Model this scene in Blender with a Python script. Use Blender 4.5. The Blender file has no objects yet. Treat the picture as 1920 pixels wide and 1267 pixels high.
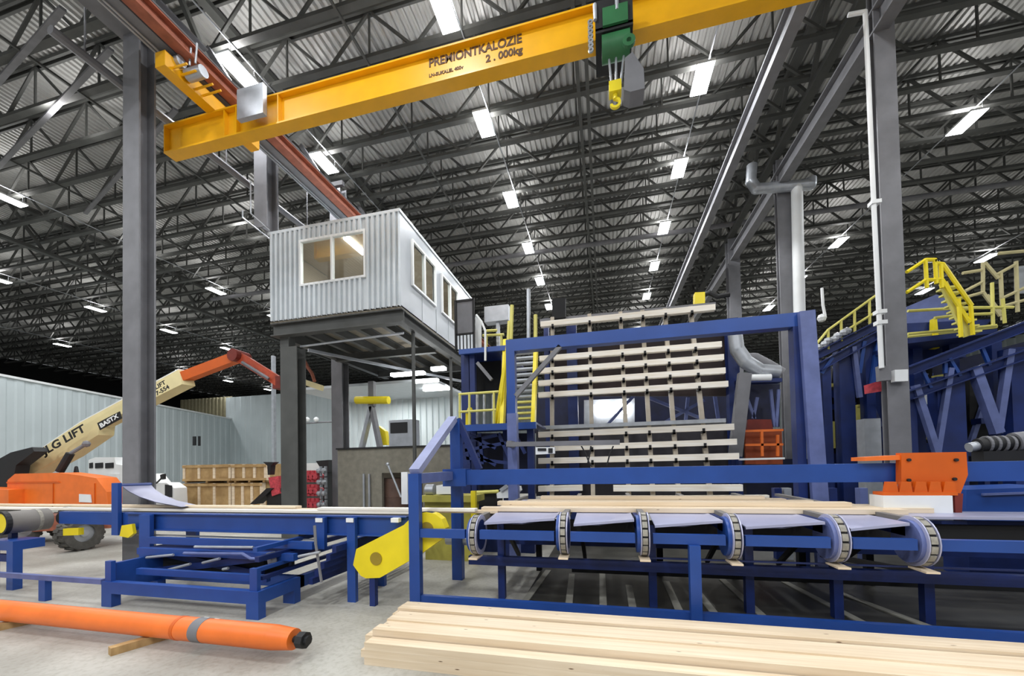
import bpy, bmesh, math, random
from mathutils import Vector, Matrix
random.seed(7)
PI = math.pi
C = bpy.context.scene.collection
H = 2.0
# ------------------------------------------------------------------ camera
FPX, PPX, PPY = 733.0, 960.0, 855.0
def _d(px, py): return Vector((px - PPX, -(py - PPY), -FPX))
_Y = _d(1133, 867).normalized()
_X = -_d(-2150, 930); _X = (_X - _Y * _X.dot(_Y)).normalized()
_Z = _X.cross(_Y)
RM = Matrix((_X, _Y, _Z))
cam_d = bpy.data.cameras.new('camera'); cam = bpy.data.objects.new('camera', cam_d); C.objects.link(cam)
cam_d.sensor_width = 36; cam_d.sensor_fit = 'HORIZONTAL'; cam_d.lens = 36 * FPX / 1920
cam_d.shift_x = 0; cam_d.shift_y = (PPY - 633.5) / 1920; cam_d.clip_end = 300; cam_d.clip_start = 0.05
cam.matrix_world = Matrix.Translation((0, 0, H)) @ RM.to_4x4()
bpy.context.scene.camera = cam
def ray(px, py): return RM @ _d(px, py)
def at(px, py, x=None, y=None, z=None):
    """the world point seen at a pixel of the photograph, on the plane x=, y= or z="""
    r = ray(px, py)
    k = x / r.x if x is not None else (y / r.y if y is not None else (z - H) / r.z)
    return Vector((0, 0, H)) + r * k
def inframe(p, m=80):
    c = RM.transposed() @ (Vector(p) - Vector((0, 0, H)))
    if c.z > -0.3: return False
    u = PPX + FPX * c.x / -c.z; v = PPY - FPX * c.y / -c.z
    return -m < u < 1920 + m and -m < v < 1267 + m
# ------------------------------------------------------------------ light and exposure
sc = bpy.context.scene
sc.view_settings.view_transform = 'Standard'; sc.view_settings.look = 'None'
sc.view_settings.gamma = 1; sc.view_settings.use_curve_mapping = False
sc.view_settings.exposure = 0.0
world = bpy.data.worlds.new('world'); sc.world = world; world.use_nodes = True
bg = world.node_tree.nodes['Background']; bg.inputs[0].default_value = (0.93, 0.97, 1.0, 1); bg.inputs[1].default_value = 0.42
LIGHT_W = 190.0
DIFF_E = 14.0
UP_W = 42.0

# ------------------------------------------------------------------ materials
def lin(c):
    c = c / 255.0
    return c / 12.92 if c <= 0.04045 else ((c + 0.055) / 1.055) ** 2.4
MATS = {}
def mat(name, rgb, rough=0.5, metal=0.0, var=0.12, scale=3.0, bump=0.0, stretch=None, emit=0, spec=0.5, rgb2=None):
    m = bpy.data.materials.new(name); m.use_nodes = True; nt = m.node_tree
    b = nt.nodes['Principled BSDF']
    col = tuple(lin(v) for v in rgb)
    if rgb2: col2 = tuple(lin(v) for v in rgb2)
    else: col2 = tuple(min(1, v * (1 - var)) for v in col)
    col1 = col if rgb2 else tuple(min(1, v * (1 + var)) for v in col)
    tc = nt.nodes.new('ShaderNodeTexCoord'); mp = nt.nodes.new('ShaderNodeMapping')
    if stretch: mp.inputs['Scale'].default_value = stretch
    nt.links.new(tc.outputs['Object'], mp.inputs[0])
    nz = nt.nodes.new('ShaderNodeTexNoise'); nz.inputs['Scale'].default_value = scale; nz.inputs['Detail'].default_value = 5
    nt.links.new(mp.outputs[0], nz.inputs['Vector'])
    cr = nt.nodes.new('ShaderNodeValToRGB'); cr.color_ramp.elements[0].position = 0.35; cr.color_ramp.elements[1].position = 0.68
    cr.color_ramp.elements[0].color = (*col2, 1); cr.color_ramp.elements[1].color = (*col1, 1)
    nt.links.new(nz.outputs['Fac'], cr.inputs[0]); nt.links.new(cr.outputs[0], b.inputs['Base Color'])
    b.inputs['Roughness'].default_value = rough; b.inputs['Metallic'].default_value = metal
    b.inputs['Specular IOR Level'].default_value = spec
    if bump:
        bp = nt.nodes.new('ShaderNodeBump'); bp.inputs['Strength'].default_value = bump; bp.inputs['Distance'].default_value = 0.01
        nt.links.new(nz.outputs['Fac'], bp.inputs['Height']); nt.links.new(bp.outputs[0], b.inputs['Normal'])
    if emit:
        b.inputs['Emission Color'].default_value = (0.97, 0.99, 1.0, 1); b.inputs['Emission Strength'].default_value = emit
    MATS[name] = m
    return m
def lumbermat(name, c1, c2):
    m = mat(name, c1, 0.7, rgb2=c2, scale=2.0, stretch=(0.4, 9, 9)); nt = m.node_tree; bs = nt.nodes['Principled BSDF']
    tc = [n for n in nt.nodes if n.type == 'TEX_COORD'][0]; cr = [n for n in nt.nodes if n.type == 'VALTORGB'][0]
    mp = nt.nodes.new('ShaderNodeMapping'); mp.inputs['Scale'].default_value = (1.1, 5, 5); nt.links.new(tc.outputs['Object'], mp.inputs[0])
    oi = nt.nodes.new('ShaderNodeObjectInfo'); nt.links.new(oi.outputs['Random'], mp.inputs['Location'])
    vo = nt.nodes.new('ShaderNodeTexVoronoi'); vo.inputs['Scale'].default_value = 2.2; nt.links.new(mp.outputs[0], vo.inputs['Vector'])
    k = nt.nodes.new('ShaderNodeValToRGB'); k.color_ramp.elements[0].position = 0.035; k.color_ramp.elements[1].position = 0.075
    k.color_ramp.elements[0].color = (0.16, 0.09, 0.05, 1); k.color_ramp.elements[1].color = (1, 1, 1, 1); nt.links.new(vo.outputs['Distance'], k.inputs[0])
    mx = nt.nodes.new('ShaderNodeMixRGB'); mx.blend_type = 'MULTIPLY'; mx.inputs[0].default_value = 1
    nt.links.new(cr.outputs[0], mx.inputs[1]); nt.links.new(k.outputs[0], mx.inputs[2]); nt.links.new(mx.outputs[0], bs.inputs['Base Color'])
    return m
BLUE = mat('blue_paint', (31, 70, 144), 0.38, var=0.1, scale=2)
DBLUE = mat('blue_paint_shaded', (14, 38, 98), 0.5, var=0.25, scale=2)  # blue paint darkened, shade put into the colour of recessed parts
LBLUE = mat('pale_blue_steel', (96, 108, 158), 0.45, var=0.15, scale=4)
YEL = mat('yellow_paint', (236, 214, 30), 0.45, var=0.06)
CRANE = mat('crane_yellow', (240, 176, 12), 0.35, var=0.05)
PYEL = mat('pale_yellow_rail', (214, 206, 110), 0.5, var=0.08)
CREAM = mat('boom_cream', (226, 212, 160), 0.5, var=0.05)
ORG = mat('orange_paint', (236, 116, 40), 0.42, var=0.08)
ORG2 = mat('machine_orange', (210, 92, 6), 0.5, var=0.06)
RUST = mat('red_oxide_paint', (158, 92, 70), 0.6, var=0.2, scale=5)
DRED = mat('dull_red', (120, 40, 28), 0.6, var=0.2)
REDM = mat('bright_red', (196, 70, 80), 0.5, var=0.25, scale=14)
STEEL = mat('grey_primer_steel', (116, 116, 120), 0.55, var=0.12, scale=2.5)
DSTEEL = mat('dark_joist_steel', (76, 77, 75), 0.6, var=0.15, scale=2)
DECK = mat('galvanised_deck', (178, 178, 176), 0.45, metal=0.2, var=0.1, scale=0.6)
GALV = mat('galvanised_metal', (176, 180, 186), 0.38, metal=0.5, var=0.1, scale=5)
LAV = mat('bare_plate_steel', (176, 178, 204), 0.35, metal=0.3, var=0.06, scale=2)
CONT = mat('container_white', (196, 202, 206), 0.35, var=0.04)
CONT2 = mat('container_white_shaded', (168, 173, 178), 0.3, var=0.03)  # container white greyed for the side panel, its shade put into the colour
LINING = mat('tan_lining', (176, 164, 146), 0.7, var=0.05)
LLB = mat('pale_worn_blue', (148, 154, 188), 0.45, var=0.1, scale=4)
WHITE = mat('white_paint', (232, 234, 234), 0.5, var=0.03)
WALLM = mat('wall_panel', (196, 206, 208), 0.6, var=0.04, scale=0.5)
TANM = mat('tan_siding', (128, 122, 96), 0.6, var=0.1)
BLACK = mat('black_rubber', (24, 24, 26), 0.6, var=0.2)
DARK = mat('dark_void', (14, 15, 18), 0.8, var=0.2)
TIRE = mat('tyre_rubber', (84, 82, 78), 0.85, var=0.2, scale=10)
CHAIN = mat('pad_grey', (150, 146, 136), 0.7, var=0.2, scale=20)
BELT = mat('belt_grey', (120, 116, 112), 0.7, var=0.1)
GREEN = mat('hoist_green', (44, 104, 62), 0.45, var=0.15)
CONCRETE = mat('concrete_panel', (128, 124, 112), 0.85, var=0.12, scale=6, bump=0.2)
BROWN = mat('interior_brown', (120, 112, 98), 0.7, var=0.1)
LUM = lumbermat('sawn_lumber', (232, 215, 190), (214, 193, 163))
LUMW = mat('bright_lumber', (255, 250, 240), 0.6, rgb2=(244, 234, 216), scale=2.2, stretch=(0.6, 10, 10))
CRATE = mat('crate_wood', (190, 158, 108), 0.75, rgb2=(160, 128, 82), scale=3, stretch=(1, 4, 1))
LETT = mat('lettering_brown', (86, 52, 14), 0.6)
LETK = mat('lettering_black', (26, 24, 22), 0.6)
EMIT = mat('light_diffuser', (255, 255, 255), 0.5, emit=DIFF_E)
def glassmat():
    m = bpy.data.materials.new('window_glass'); m.use_nodes = True; nt = m.node_tree
    nt.nodes.clear()
    o = nt.nodes.new('ShaderNodeOutputMaterial'); mx = nt.nodes.new('ShaderNodeMixShader')
    t = nt.nodes.new('ShaderNodeBsdfTransparent'); g = nt.nodes.new('ShaderNodeBsdfGlossy')
    t.inputs[0].default_value = (0.93, 0.95, 0.93, 1); g.inputs['Roughness'].default_value = 0.03
    mx.inputs[0].default_value = 0.1
    nt.links.new(t.outputs[0], mx.inputs[1]); nt.links.new(g.outputs[0], mx.inputs[2])
    nt.links.new(mx.outputs[0], o.inputs[0]); return m
GLASS = glassmat()
def floormat():
    m = bpy.data.materials.new('concrete_floor'); m.use_nodes = True; nt = m.node_tree; b = nt.nodes['Principled BSDF']
    tc = nt.nodes.new('ShaderNodeTexCoord')
    n1 = nt.nodes.new('ShaderNodeTexNoise'); n1.inputs['Scale'].default_value = 0.7; n1.inputs['Detail'].default_value = 8
    n2 = nt.nodes.new('ShaderNodeTexNoise'); n2.inputs['Scale'].default_value = 22; n2.inputs['Detail'].default_value = 6
    for n in (n1, n2): nt.links.new(tc.outputs['Object'], n.inputs['Vector'])
    c1 = nt.nodes.new('ShaderNodeValToRGB'); c1.color_ramp.elements[0].position = 0.3; c1.color_ramp.elements[1].position = 0.7
    c1.color_ramp.elements[0].color = (lin(150), lin(147), lin(138), 1); c1.color_ramp.elements[1].color = (lin(186), lin(184), lin(176), 1)
    c2 = nt.nodes.new('ShaderNodeValToRGB'); c2.color_ramp.elements[0].position = 0.3; c2.color_ramp.elements[1].position = 0.55
    c2.color_ramp.elements[0].color = (0.72, 0.7, 0.66, 1); c2.color_ramp.elements[1].color = (1, 1, 1, 1)
    nt.links.new(n1.outputs['Fac'], c1.inputs[0]); nt.links.new(n2.outputs['Fac'], c2.inputs[0])
    mx = nt.nodes.new('ShaderNodeMixRGB'); mx.blend_type = 'MULTIPLY'; mx.inputs[0].default_value = 0.6
    nt.links.new(c1.outputs[0], mx.inputs[1]); nt.links.new(c2.outputs[0], mx.inputs[2]); nt.links.new(mx.outputs[0], b.inputs['Base Color'])
    b.inputs['Roughness'].default_value = 0.55
    bp = nt.nodes.new('ShaderNodeBump'); bp.inputs['Strength'].default_value = 0.15; bp.inputs['Distance'].default_value = 0.01
    nt.links.new(n2.outputs['Fac'], bp.inputs['Height']); nt.links.new(bp.outputs[0], b.inputs['Normal'])
    return m
FLOOR = floormat()

# ------------------------------------------------------------------ geometry helpers
WL = {}
class MB:
    """collects shapes in world coordinates, then links them as one mesh object"""
    def __init__(s): s.v = []; s.f = []
    def add(s, vs, fs):
        n = len(s.v); s.v += [Vector(p) for p in vs]; s.f += [[i + n for i in f] for f in fs]; return s
    def box(s, x0, x1, y0, y1, z0, z1):
        if x0 > x1: x0, x1 = x1, x0
        if y0 > y1: y0, y1 = y1, y0
        if z0 > z1: z0, z1 = z1, z0
        return s.add([(x0, y0, z0), (x1, y0, z0), (x1, y1, z0), (x0, y1, z0), (x0, y0, z1), (x1, y0, z1), (x1, y1, z1), (x0, y1, z1)],
                     [(0, 3, 2, 1), (4, 5, 6, 7), (0, 1, 5, 4), (1, 2, 6, 5), (2, 3, 7, 6), (3, 0, 4, 7)])
    def frame(s, a, b, up):
        d = (b - a).normalized(); u = Vector(up)
        if abs(d.dot(u)) > 0.98: u = Vector((0, 1, 0)) if abs(d.y) < 0.9 else Vector((1, 0, 0))
        sd = d.cross(u).normalized(); return d, sd, sd.cross(d).normalized()
    def bar(s, a, b, w, h, up=(0, 0, 1)):
        a = Vector(a); b = Vector(b); d, sd, u = s.frame(a, b, up)
        vs = []
        for p in (a, b):
            for i, j in ((-1, -1), (1, -1), (1, 1), (-1, 1)): vs.append(p + sd * (w / 2 * i) + u * (h / 2 * j))
        return s.add(vs, [(0, 1, 2, 3), (7, 6, 5, 4), (0, 4, 5, 1), (1, 5, 6, 2), (2, 6, 7, 3), (3, 7, 4, 0)])
    def ibeam(s, a, b, w, h, t=None, tw=None, up=(0, 0, 1)):
        a = Vector(a); b = Vector(b); d, sd, u = s.frame(a, b, up); t = t or h * 0.08; tw = tw or w * 0.08
        for off, ww, hh in ((h / 2 - t / 2, w, t), (-h / 2 + t / 2, w, t), (0, tw, h - 2 * t + 0.001)):
            s.bar(a + u * off, b + u * off, ww, hh, up)
        return s
    def tube(s, a, b, r, n=10, r2=None):
        a = Vector(a); b = Vector(b); d, sd, u = s.frame(a, b, (0, 0, 1)); r2 = r if r2 is None else r2
        vs = []
        for p, q in ((a, r), (b, r2)):
            for i in range(n):
                t = 2 * PI * i / n; vs.append(p + sd * (q * math.cos(t)) + u * (q * math.sin(t)))
        fs = [(i, (i + 1) % n, n + (i + 1) % n, n + i) for i in range(n)] + [tuple(range(n - 1, -1, -1)), tuple(range(n, 2 * n))]
        return s.add(vs, fs)
    def pipe(s, pts, r, n=8):
        for a, b in zip(pts, pts[1:]): s.tube(a, b, r, n)
        for p in pts[1:-1]: s.ball(p, r * 1.02, n)
        return s
    def ball(s, c, r, n=8):
        c = Vector(c); m = max(4, n // 2); vs = [c + Vector((0, 0, r))]
        for j in range(1, m):
            for i in range(n):
                ph = PI * j / m; t = 2 * PI * i / n; vs.append(c + Vector((r * math.sin(ph) * math.cos(t), r * math.sin(ph) * math.sin(t), r * math.cos(ph))))
        vs.append(c - Vector((0, 0, r))); e = len(vs) - 1
        fs = [(0, 1 + i, 1 + (i + 1) % n) for i in range(n)]
        for j in range(m - 2):
            for i in range(n): fs.append((1 + j * n + i, 1 + (j + 1) * n + i, 1 + (j + 1) * n + (i + 1) % n, 1 + j * n + (i + 1) % n))
        k = 1 + (m - 2) * n
        fs += [(k + i, e, k + (i + 1) % n) for i in range(n)]
        return s.add(vs, fs)
    def prism(s, pts, ext):
        """closed outline (world points) pushed along the vector ext"""
        pts = [Vector(p) for p in pts]; e = Vector(ext); n = len(pts)
        return s.add(pts + [p + e for p in pts], [tuple(range(n - 1, -1, -1)), tuple(range(n, 2 * n))] + [(i, (i + 1) % n, n + (i + 1) % n, n + i) for i in range(n)])
    def ring(s, c, r0, r1, y0, y1, n=24, a0=0, a1=2 * PI, axis='x'):
        """annular sector about an axis"""
        c = Vector(c); vs = []; full = abs(a1 - a0 - 2 * PI) < 1e-6; m = n if full else n + 1
        for i in range(m):
            t = a0 + (a1 - a0) * i / n
            for (q, w) in ((r0, y0), (r1, y0), (r1, y1), (r0, y1)):
                if axis == 'x': vs.append(c + Vector((w, q * math.cos(t), q * math.sin(t))))
                elif axis == 'y': vs.append(c + Vector((q * math.cos(t), w, q * math.sin(t))))
                else: vs.append(c + Vector((q * math.cos(t), q * math.sin(t), w)))
        fs = []
        for i in range(n):
            j = (i + 1) % m
            for k in range(4): fs.append((4 * i + k, 4 * i + (k + 1) % 4, 4 * j + (k + 1) % 4, 4 * j + k))
        if not full: fs += [(0, 3, 2, 1), (4 * n, 4 * n + 1, 4 * n + 2, 4 * n + 3)]
        return s.add(vs, fs)
    def corr(s, p0, dirv, length, zlo, zhi, nrm, period=0.2, depth=0.04, thick=0.01):
        """trapezoid-ribbed sheet; profile along dirv, ribs run from zlo to zhi vectors"""
        p0 = Vector(p0); dv = Vector(dirv).normalized(); nv = Vector(nrm).normalized(); prof = []
        x = 0
        while x < length - 1e-6:
            for fx, o in ((0, 0), (0.38, 0), (0.5, 1), (0.88, 1)):
                q = x + fx * period
                if q <= length: prof.append((q, o * depth))
            x += period
        prof.append((length, 0)); n = len(prof); vs = []
        for q, o in prof: vs += [p0 + dv * q + nv * o + Vector(zlo), p0 + dv * q + nv * o + Vector(zhi)]
        return s.add(vs, [(2 * i, 2 * i + 2, 2 * i + 3, 2 * i + 1) for i in range(n - 1)])
    def build(s, name, m, parent=None, smooth=False, kind=None, label=None):
        vs = s.v
        if parent is not None: org = WL[parent]
        else:
            xs = [p.x for p in vs]; ys = [p.y for p in vs]; zs = [p.z for p in vs]
            org = Vector(((min(xs) + max(xs)) / 2, (min(ys) + max(ys)) / 2, min(zs)))
        me = bpy.data.meshes.new(name); me.from_pydata([p - org for p in vs], [], s.f)
        bm = bmesh.new(); bm.from_mesh(me); bmesh.ops.recalc_face_normals(bm, faces=bm.faces); bm.to_mesh(me); bm.free()
        me.materials.append(m)
        if smooth:
            for p in me.polygons: p.use_smooth = True
            try: me.set_sharp_from_angle(angle=0.7)
            except Exception: pass
        o = bpy.data.objects.new(name, me); C.objects.link(o); WL[o] = org
        if parent is not None: o.parent = parent
        else: o.location = org
        if kind: o['kind'] = kind
        if label: o['label'] = label
        return o
def tag(o, label, cat, group=None):
    o['label'] = label; o['category'] = cat
    if group: o['group'] = group
    return o
def thing(name, label, cat, loc, group=None):
    o = bpy.data.objects.new(name, None); C.objects.link(o); o.location = loc; WL[o] = Vector(loc); o.empty_display_size = 0.2
    return tag(o, label, cat, group)
def dup(root, delta, label=None, group=None):
    """a thing, its parts and sub-parts copied with shared mesh data and moved"""
    d = Vector(delta)
    def rec(o, par):
        c = o.copy(); C.objects.link(c); WL[c] = WL[o] + d
        if par is None: c.location = o.location + d
        else: c.parent = par
        for k in kids.get(o, []): rec(k, c)
        return c
    kids = {}
    def collect(o):
        kids[o] = [k for k in C.objects if k.parent == o] if o not in KIDC else KIDC[o]
        for k in kids[o]: collect(k)
    collect(root)
    r = rec(root, None)
    if label: r['label'] = label
    if group: r['group'] = group
    return r
KIDC = {}
def cache_kids(root):
    KIDC[root] = list(k for k in C.objects if k.parent == root)
    for k in KIDC[root]: cache_kids(k)
def text(name, body, size, m, parent, loc, rotm, ext=0.004, sx=1.0, shear=0):
    cu = bpy.data.curves.new(name, 'FONT'); cu.body = body; cu.size = size; cu.extrude = ext; cu.shear = shear; cu.offset = size * 0.028
    tmp = bpy.data.objects.new(name + '_src', cu); C.objects.link(tmp)
    dg = bpy.context.evaluated_depsgraph_get(); dg.update()
    me = bpy.data.meshes.new_from_object(tmp.evaluated_get(dg)); bpy.data.objects.remove(tmp)
    M = Matrix.Translation(Vector(loc) - WL[parent]) @ rotm.to_4x4() @ Matrix.Diagonal((sx, 1, 1, 1))
    me.transform(M); me.materials.clear(); me.materials.append(m)
    o = bpy.data.objects.new(name, me); C.objects.link(o); o.parent = parent; WL[o] = WL[parent]
    return o
def rotxz(ang): # text facing -Y, tilted by ang in the XZ plane
    return Matrix.Rotation(-ang, 3, 'Y') @ Matrix.Rotation(PI / 2, 3, 'X')
def rc(pxa, pyt, pyb, pxb, Y):
    """x0,x1,z0,z1 of an upright rectangle on plane Y; heights are read at its left edge"""
    a = at(pxa, pyt, y=Y); b = at(pxa, pyb, y=Y); m = (pyt + pyb) / 2
    c = at(pxb, m, y=Y); c = at(pxb, m - (pxb - pxa) * 0.0, y=Y)
    return a.x, c.x, b.z, a.z

# ================================================================== SETTING
MB().box(-70, 45, -14, 62, -0.2, 0).build('floor', FLOOR, kind='structure')
DZ = 14.42
MB().corr((-62, -6, DZ), (1, 0, 0), 100, (0, 0, 0), (0, 66, 0), (0, 0, 1), period=0.2, depth=0.06).build('ceiling', DECK, kind='structure')
# far wall, inner low wall to the left, end wall to the right
MB().corr((-42, 56, 0), (1, 0, 0), 80, (0, 0, 0), (0, 0, 14.4), (0, -1, 0), period=0.9, depth=0.1).build('wall_back', WALLM, kind='structure')
MB().box(-62, -42, 55.6, 56, 0, 14.4).build('wall_back_left', DARK, kind='structure')  # far-left walls blackened, missing light put into their colour
zt = 8.0
A = at(0, 705, z=zt); B = at(432, 786, z=zt)
dv = (A - B); dv.z = 0; L0 = dv.length; dn = dv.normalized(); A2 = B + dn * (L0 + 14)
nrm = Vector((dn.y, -dn.x, 0))
if nrm.dot(Vector((0, 0, 0)) - B) < 0: nrm = -nrm
MB().corr(Vector((B.x, B.y, 0)), dn, L0 + 14, (0, 0, 0), (0, 0, zt), nrm, period=1.0, depth=0.05).build('wall_left', WALLM, kind='structure')
MB().bar((B.x, B.y, zt + 0.06), (A2.x, A2.y, zt + 0.06), 0.3, 0.14).build('trim_1', WHITE, kind='structure')
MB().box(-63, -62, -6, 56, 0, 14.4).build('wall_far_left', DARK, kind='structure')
MB().corr((38, -6, 0), (0, 1, 0), 62, (0, 0, 0), (0, 0, 14.4), (-1, 0, 0), period=0.9, depth=0.1).build('wall_right', WALLM, kind='structure')
# pale end wall panel from the low wall to the hall's back, and the tan siding above
p0 = at(432, 785, y=B.y); p1 = at(700, 742, y=B.y)
MB().corr((B.x - .8, B.y + 0.12, 0), (1, 0, 0), 26.8, (0, 0, 0), (0, 0, at(520, 738, y=B.y).z), (0, -1, 0), period=1.5, depth=0.06).build('wall_end_bay', WALLM, kind='structure')
w = MB(); w.corr((at(335, 750, y=B.y + 0.5).x, B.y + 0.7, at(400, 782, y=B.y + .7).z - 2.2), (1, 0, 0), at(434, 750, y=B.y).x - at(335, 750, y=B.y).x, (0, 0, 0), (0, 0, 4.6), (0, -1, 0), period=0.55, depth=0.15).build('wall_tan_siding', TANM, kind='structure')

# ------------------------------------------------------------------ roof joists
BZ, TZ = 13.0, 14.3        # chord heights
BAY = 15.9; X0 = -9.9; NP = 6
def joist_template(x, y):
    pts = []
    t = thing('roof_joist', 'dark open-web steel roof joist under the ribbed deck, one of an evenly spaced row', 'joist', (x + BAY / 2, y, BZ), 'roof joists')
    m = MB()
    for dy in (-0.055, 0.055): m.box(x, x + BAY, y + dy - 0.03, y + dy + 0.03, BZ, BZ + 0.09)
    m.box(x, x + BAY, y - 0.085, y + 0.085, BZ - 0.012, BZ)
    m.build('bottom_chord', DSTEEL, t)
    m = MB(); m.box(x, x + BAY, y - 0.085, y + 0.085, TZ + 0.1, TZ + 0.115)
    for dy in (-0.07, 0.07): m.box(x, x + BAY, y + dy - 0.03, y + dy + 0.03, TZ, TZ + 0.1)
    m.build('top_chord', DSTEEL, t)
    pw = BAY / NP
    for i in range(NP):
        xa = x + i * pw
        for a, b in (((xa + 0.04, y, BZ + 0.05), (xa + pw / 2, y, TZ + 0.05)), ((xa + pw - 0.04, y, BZ + 0.05), (xa + pw / 2, y, TZ + 0.05))):
            pts.append((a, b, 0.065))
        pts.append(((xa + pw / 2, y, BZ + 0.05), (xa + pw / 2, y, TZ + 0.05), 0.045))
    return t, pts
tn, pts = joist_template(X0, 3.24)
cache_kids(tn); tf = tn
near_root = tn
for a, b, w in pts: MB().bar(a, b, w, w, (0, 1, 0)).build('web_bar', DSTEEL, near_root)
KIDC.clear(); cache_kids(near_root)
tf, pts = joist_template(X0, 3.24)
m = MB()
for a, b, w in pts: m.bar(a, b, w, w, (0, 1, 0))
m.build('web_bars', DSTEEL, tf, kind='stuff'); cache_kids(tf)
nj = 0; cnt = {}
def ordn(k, b):
    cnt[b] = n = cnt.get(b, 0) + 1
    return str(n) + ('th' if 10 < n % 100 < 14 else {1: 'st', 2: 'nd', 3: 'rd'}.get(n % 10, 'th'))
ROWS = [(-3, 'the far left bay'), (-2, 'the second bay from the runway'), (-1, 'the bay left of the runway'), (0, 'the crane bay'), (1, 'the bay right of the columns'), (2, 'the far right bay')]
for k in range(0, 43):
    y = 3.24 + 1.2 * k
    for b, nm in ROWS:
        x = X0 + b * BAY
        if x < -60 or x > 34: continue
        vis = any(inframe((x + BAY * f, y, z), 10) for f in (0, .15, .3, .45, .6, .75, .9, 1) for z in (BZ, TZ))
        if not vis: continue
        src = near_root if (y < 19 and b in (-1, 0, 1)) else tf
        dup(src, (x - X0, y - 3.24, 0), 'dark open-web roof joist, %s from the front over %s' % (ordn(k, b), nm), 'roof joists over %s' % nm); nj += 1
for root in (near_root, tf):
    for o in KIDC[root]: bpy.data.objects.remove(o)
    bpy.data.objects.remove(root)
KIDC.clear()
# bridging lines that tie the joists together along the hall
def brid(x, z, lab, r=0.05):
    tag(MB().box(x - r / 2, x + r / 2, 3, 54, z, z + r).build('joist_bridging', DSTEEL), lab, 'bridging')
brid(-0.48, BZ - 0.06, 'left rail of the close pair of dark bridging angles under the joists behind the hoist', 0.1)
brid(-0.22, BZ - 0.06, 'right rail of the close pair of dark bridging angles under the joists behind the hoist', 0.1)
for x in (-6.0, -14.5, -20, -27, -36, 14.5): brid(x, BZ - 0.05, 'thin dark bridging angle under the joists, %s' % ({-6.0: 'left of the lights in the crane bay', -14.5: 'just left of the runway columns', -20: 'the second line left of the runway', -27: 'the third line left of the runway', -36: 'the outermost left one', 14.5: 'right of the right columns'}[x]), 0.06)
# joist girders along the column lines
def girder(x, y0, y1, lab):
    t = thing('joist_girder', lab, 'girder', (x, (y0 + y1) / 2, 12.0))
    MB().bar((x, y0, 12.55), (x, y1, 12.55), 0.25, 0.16).build('bottom_chord', DSTEEL, t)
    MB().bar((x, y0, 14.25), (x, y1, 14.25), 0.25, 0.16).build('top_chord', DSTEEL, t)
    m = MB(); y = y0; k = 0
    while y < y1 - 1:
        m = MB(); a, b = (12.55, 14.25) if k % 2 == 0 else (14.25, 12.55)
        m.bar((x, y, a), (x, y + 1.2, b), 0.11, 0.11).build('web_bar', DSTEEL, t)
        y += 1.2; k += 1
for x, lab in ((-9.9, 'deep trussed roof girder above the left crane runway'), (6.05, 'deep trussed roof girder on top of the right column row'), (-25.8, 'trussed roof girder far out over the left bays')):
    girder(x, 3.3, 50, lab)
# heavy pipe crossing the hall under the joists
tag(MB().tube((-24, 19.6, 12.82), (30, 19.6, 12.82), 0.11, 10).build('sprinkler_main', STEEL, smooth=True), 'thick pale grey pipe crossing the whole roof under the joists', 'pipe')

# ------------------------------------------------------------------ columns
def column(name, xl, xr, y, z0, z1, lab, d=0.42, base=True, grp=None):
    t = thing(name, lab, 'column', ((xl + xr) / 2, y + d / 2, z0), grp)
    tfl = 0.035
    # H section with its web facing the viewer's right: flanges at front and back
    MB().box(xl, xr, y, y + tfl, z0, z1).box(xl, xr, y + d - tfl, y + d, z0, z1).build('flange', STEEL, t)
    xm = (xl + xr) / 2
    MB().box(xm - 0.02, xm + 0.02, y + tfl, y + d - tfl, z0, z1).build('web', STEEL, t)
    if base: MB().box(xl - 0.12, xr + 0.12, y - 0.12, y + d + 0.12, z0, z0 + 0.03).build('base_plate', STEEL, t)
    return t
a = at(230, 500, y=6.0); b = at(260, 500, y=6.0); CXL, CXR = a.x, b.x
column('steel_column', CXL, CXR, 6.0, 0, 12.45, 'grey steel column nearest on the left, rising past the end of the yellow crane bridge', d=0.32)
y2 = at(488, 350, x=(CXL + CXR) / 2).y
column('steel_column', CXL, CXR, y2, 8.95, 12.45, 'short grey steel column above the left corner of the white cabin', base=False)
y3 = at(622, 800, x=CXL).y
column('steel_column', CXL, CXR, y3, 0, 12.45, 'grey steel column under the back of the cabin, left of the concrete panel', d=0.4)
a = at(1652, 400, y=10.1); b = at(1692, 400, y=10.1)
column('steel_column', a.x, b.x, 10.1, 0, 12.45, 'widest grey steel column on the right, behind the orange carriage', d=0.22)
XR = (a.x + b.x) / 2; wR = 0.5
yb = at(1458, 600, x=XR - .25).y; c1 = at(1465, 600, y=yb); c2 = at(1491, 600, y=yb)
column('steel_column', c1.x, c2.x, yb, 0, 12.45, 'grey steel column with the white pipe, behind the right post of the portal', d=0.25)
yc = at(1370, 560, x=XR - .25).y; c1 = at(1368, 560, y=yc); c2 = at(1390, 560, y=yc)
column('steel_column', c1.x, c2.x, yc, 0, 12.45, 'farthest grey steel column of the right row, above the planks of the rack', d=0.45)

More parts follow.
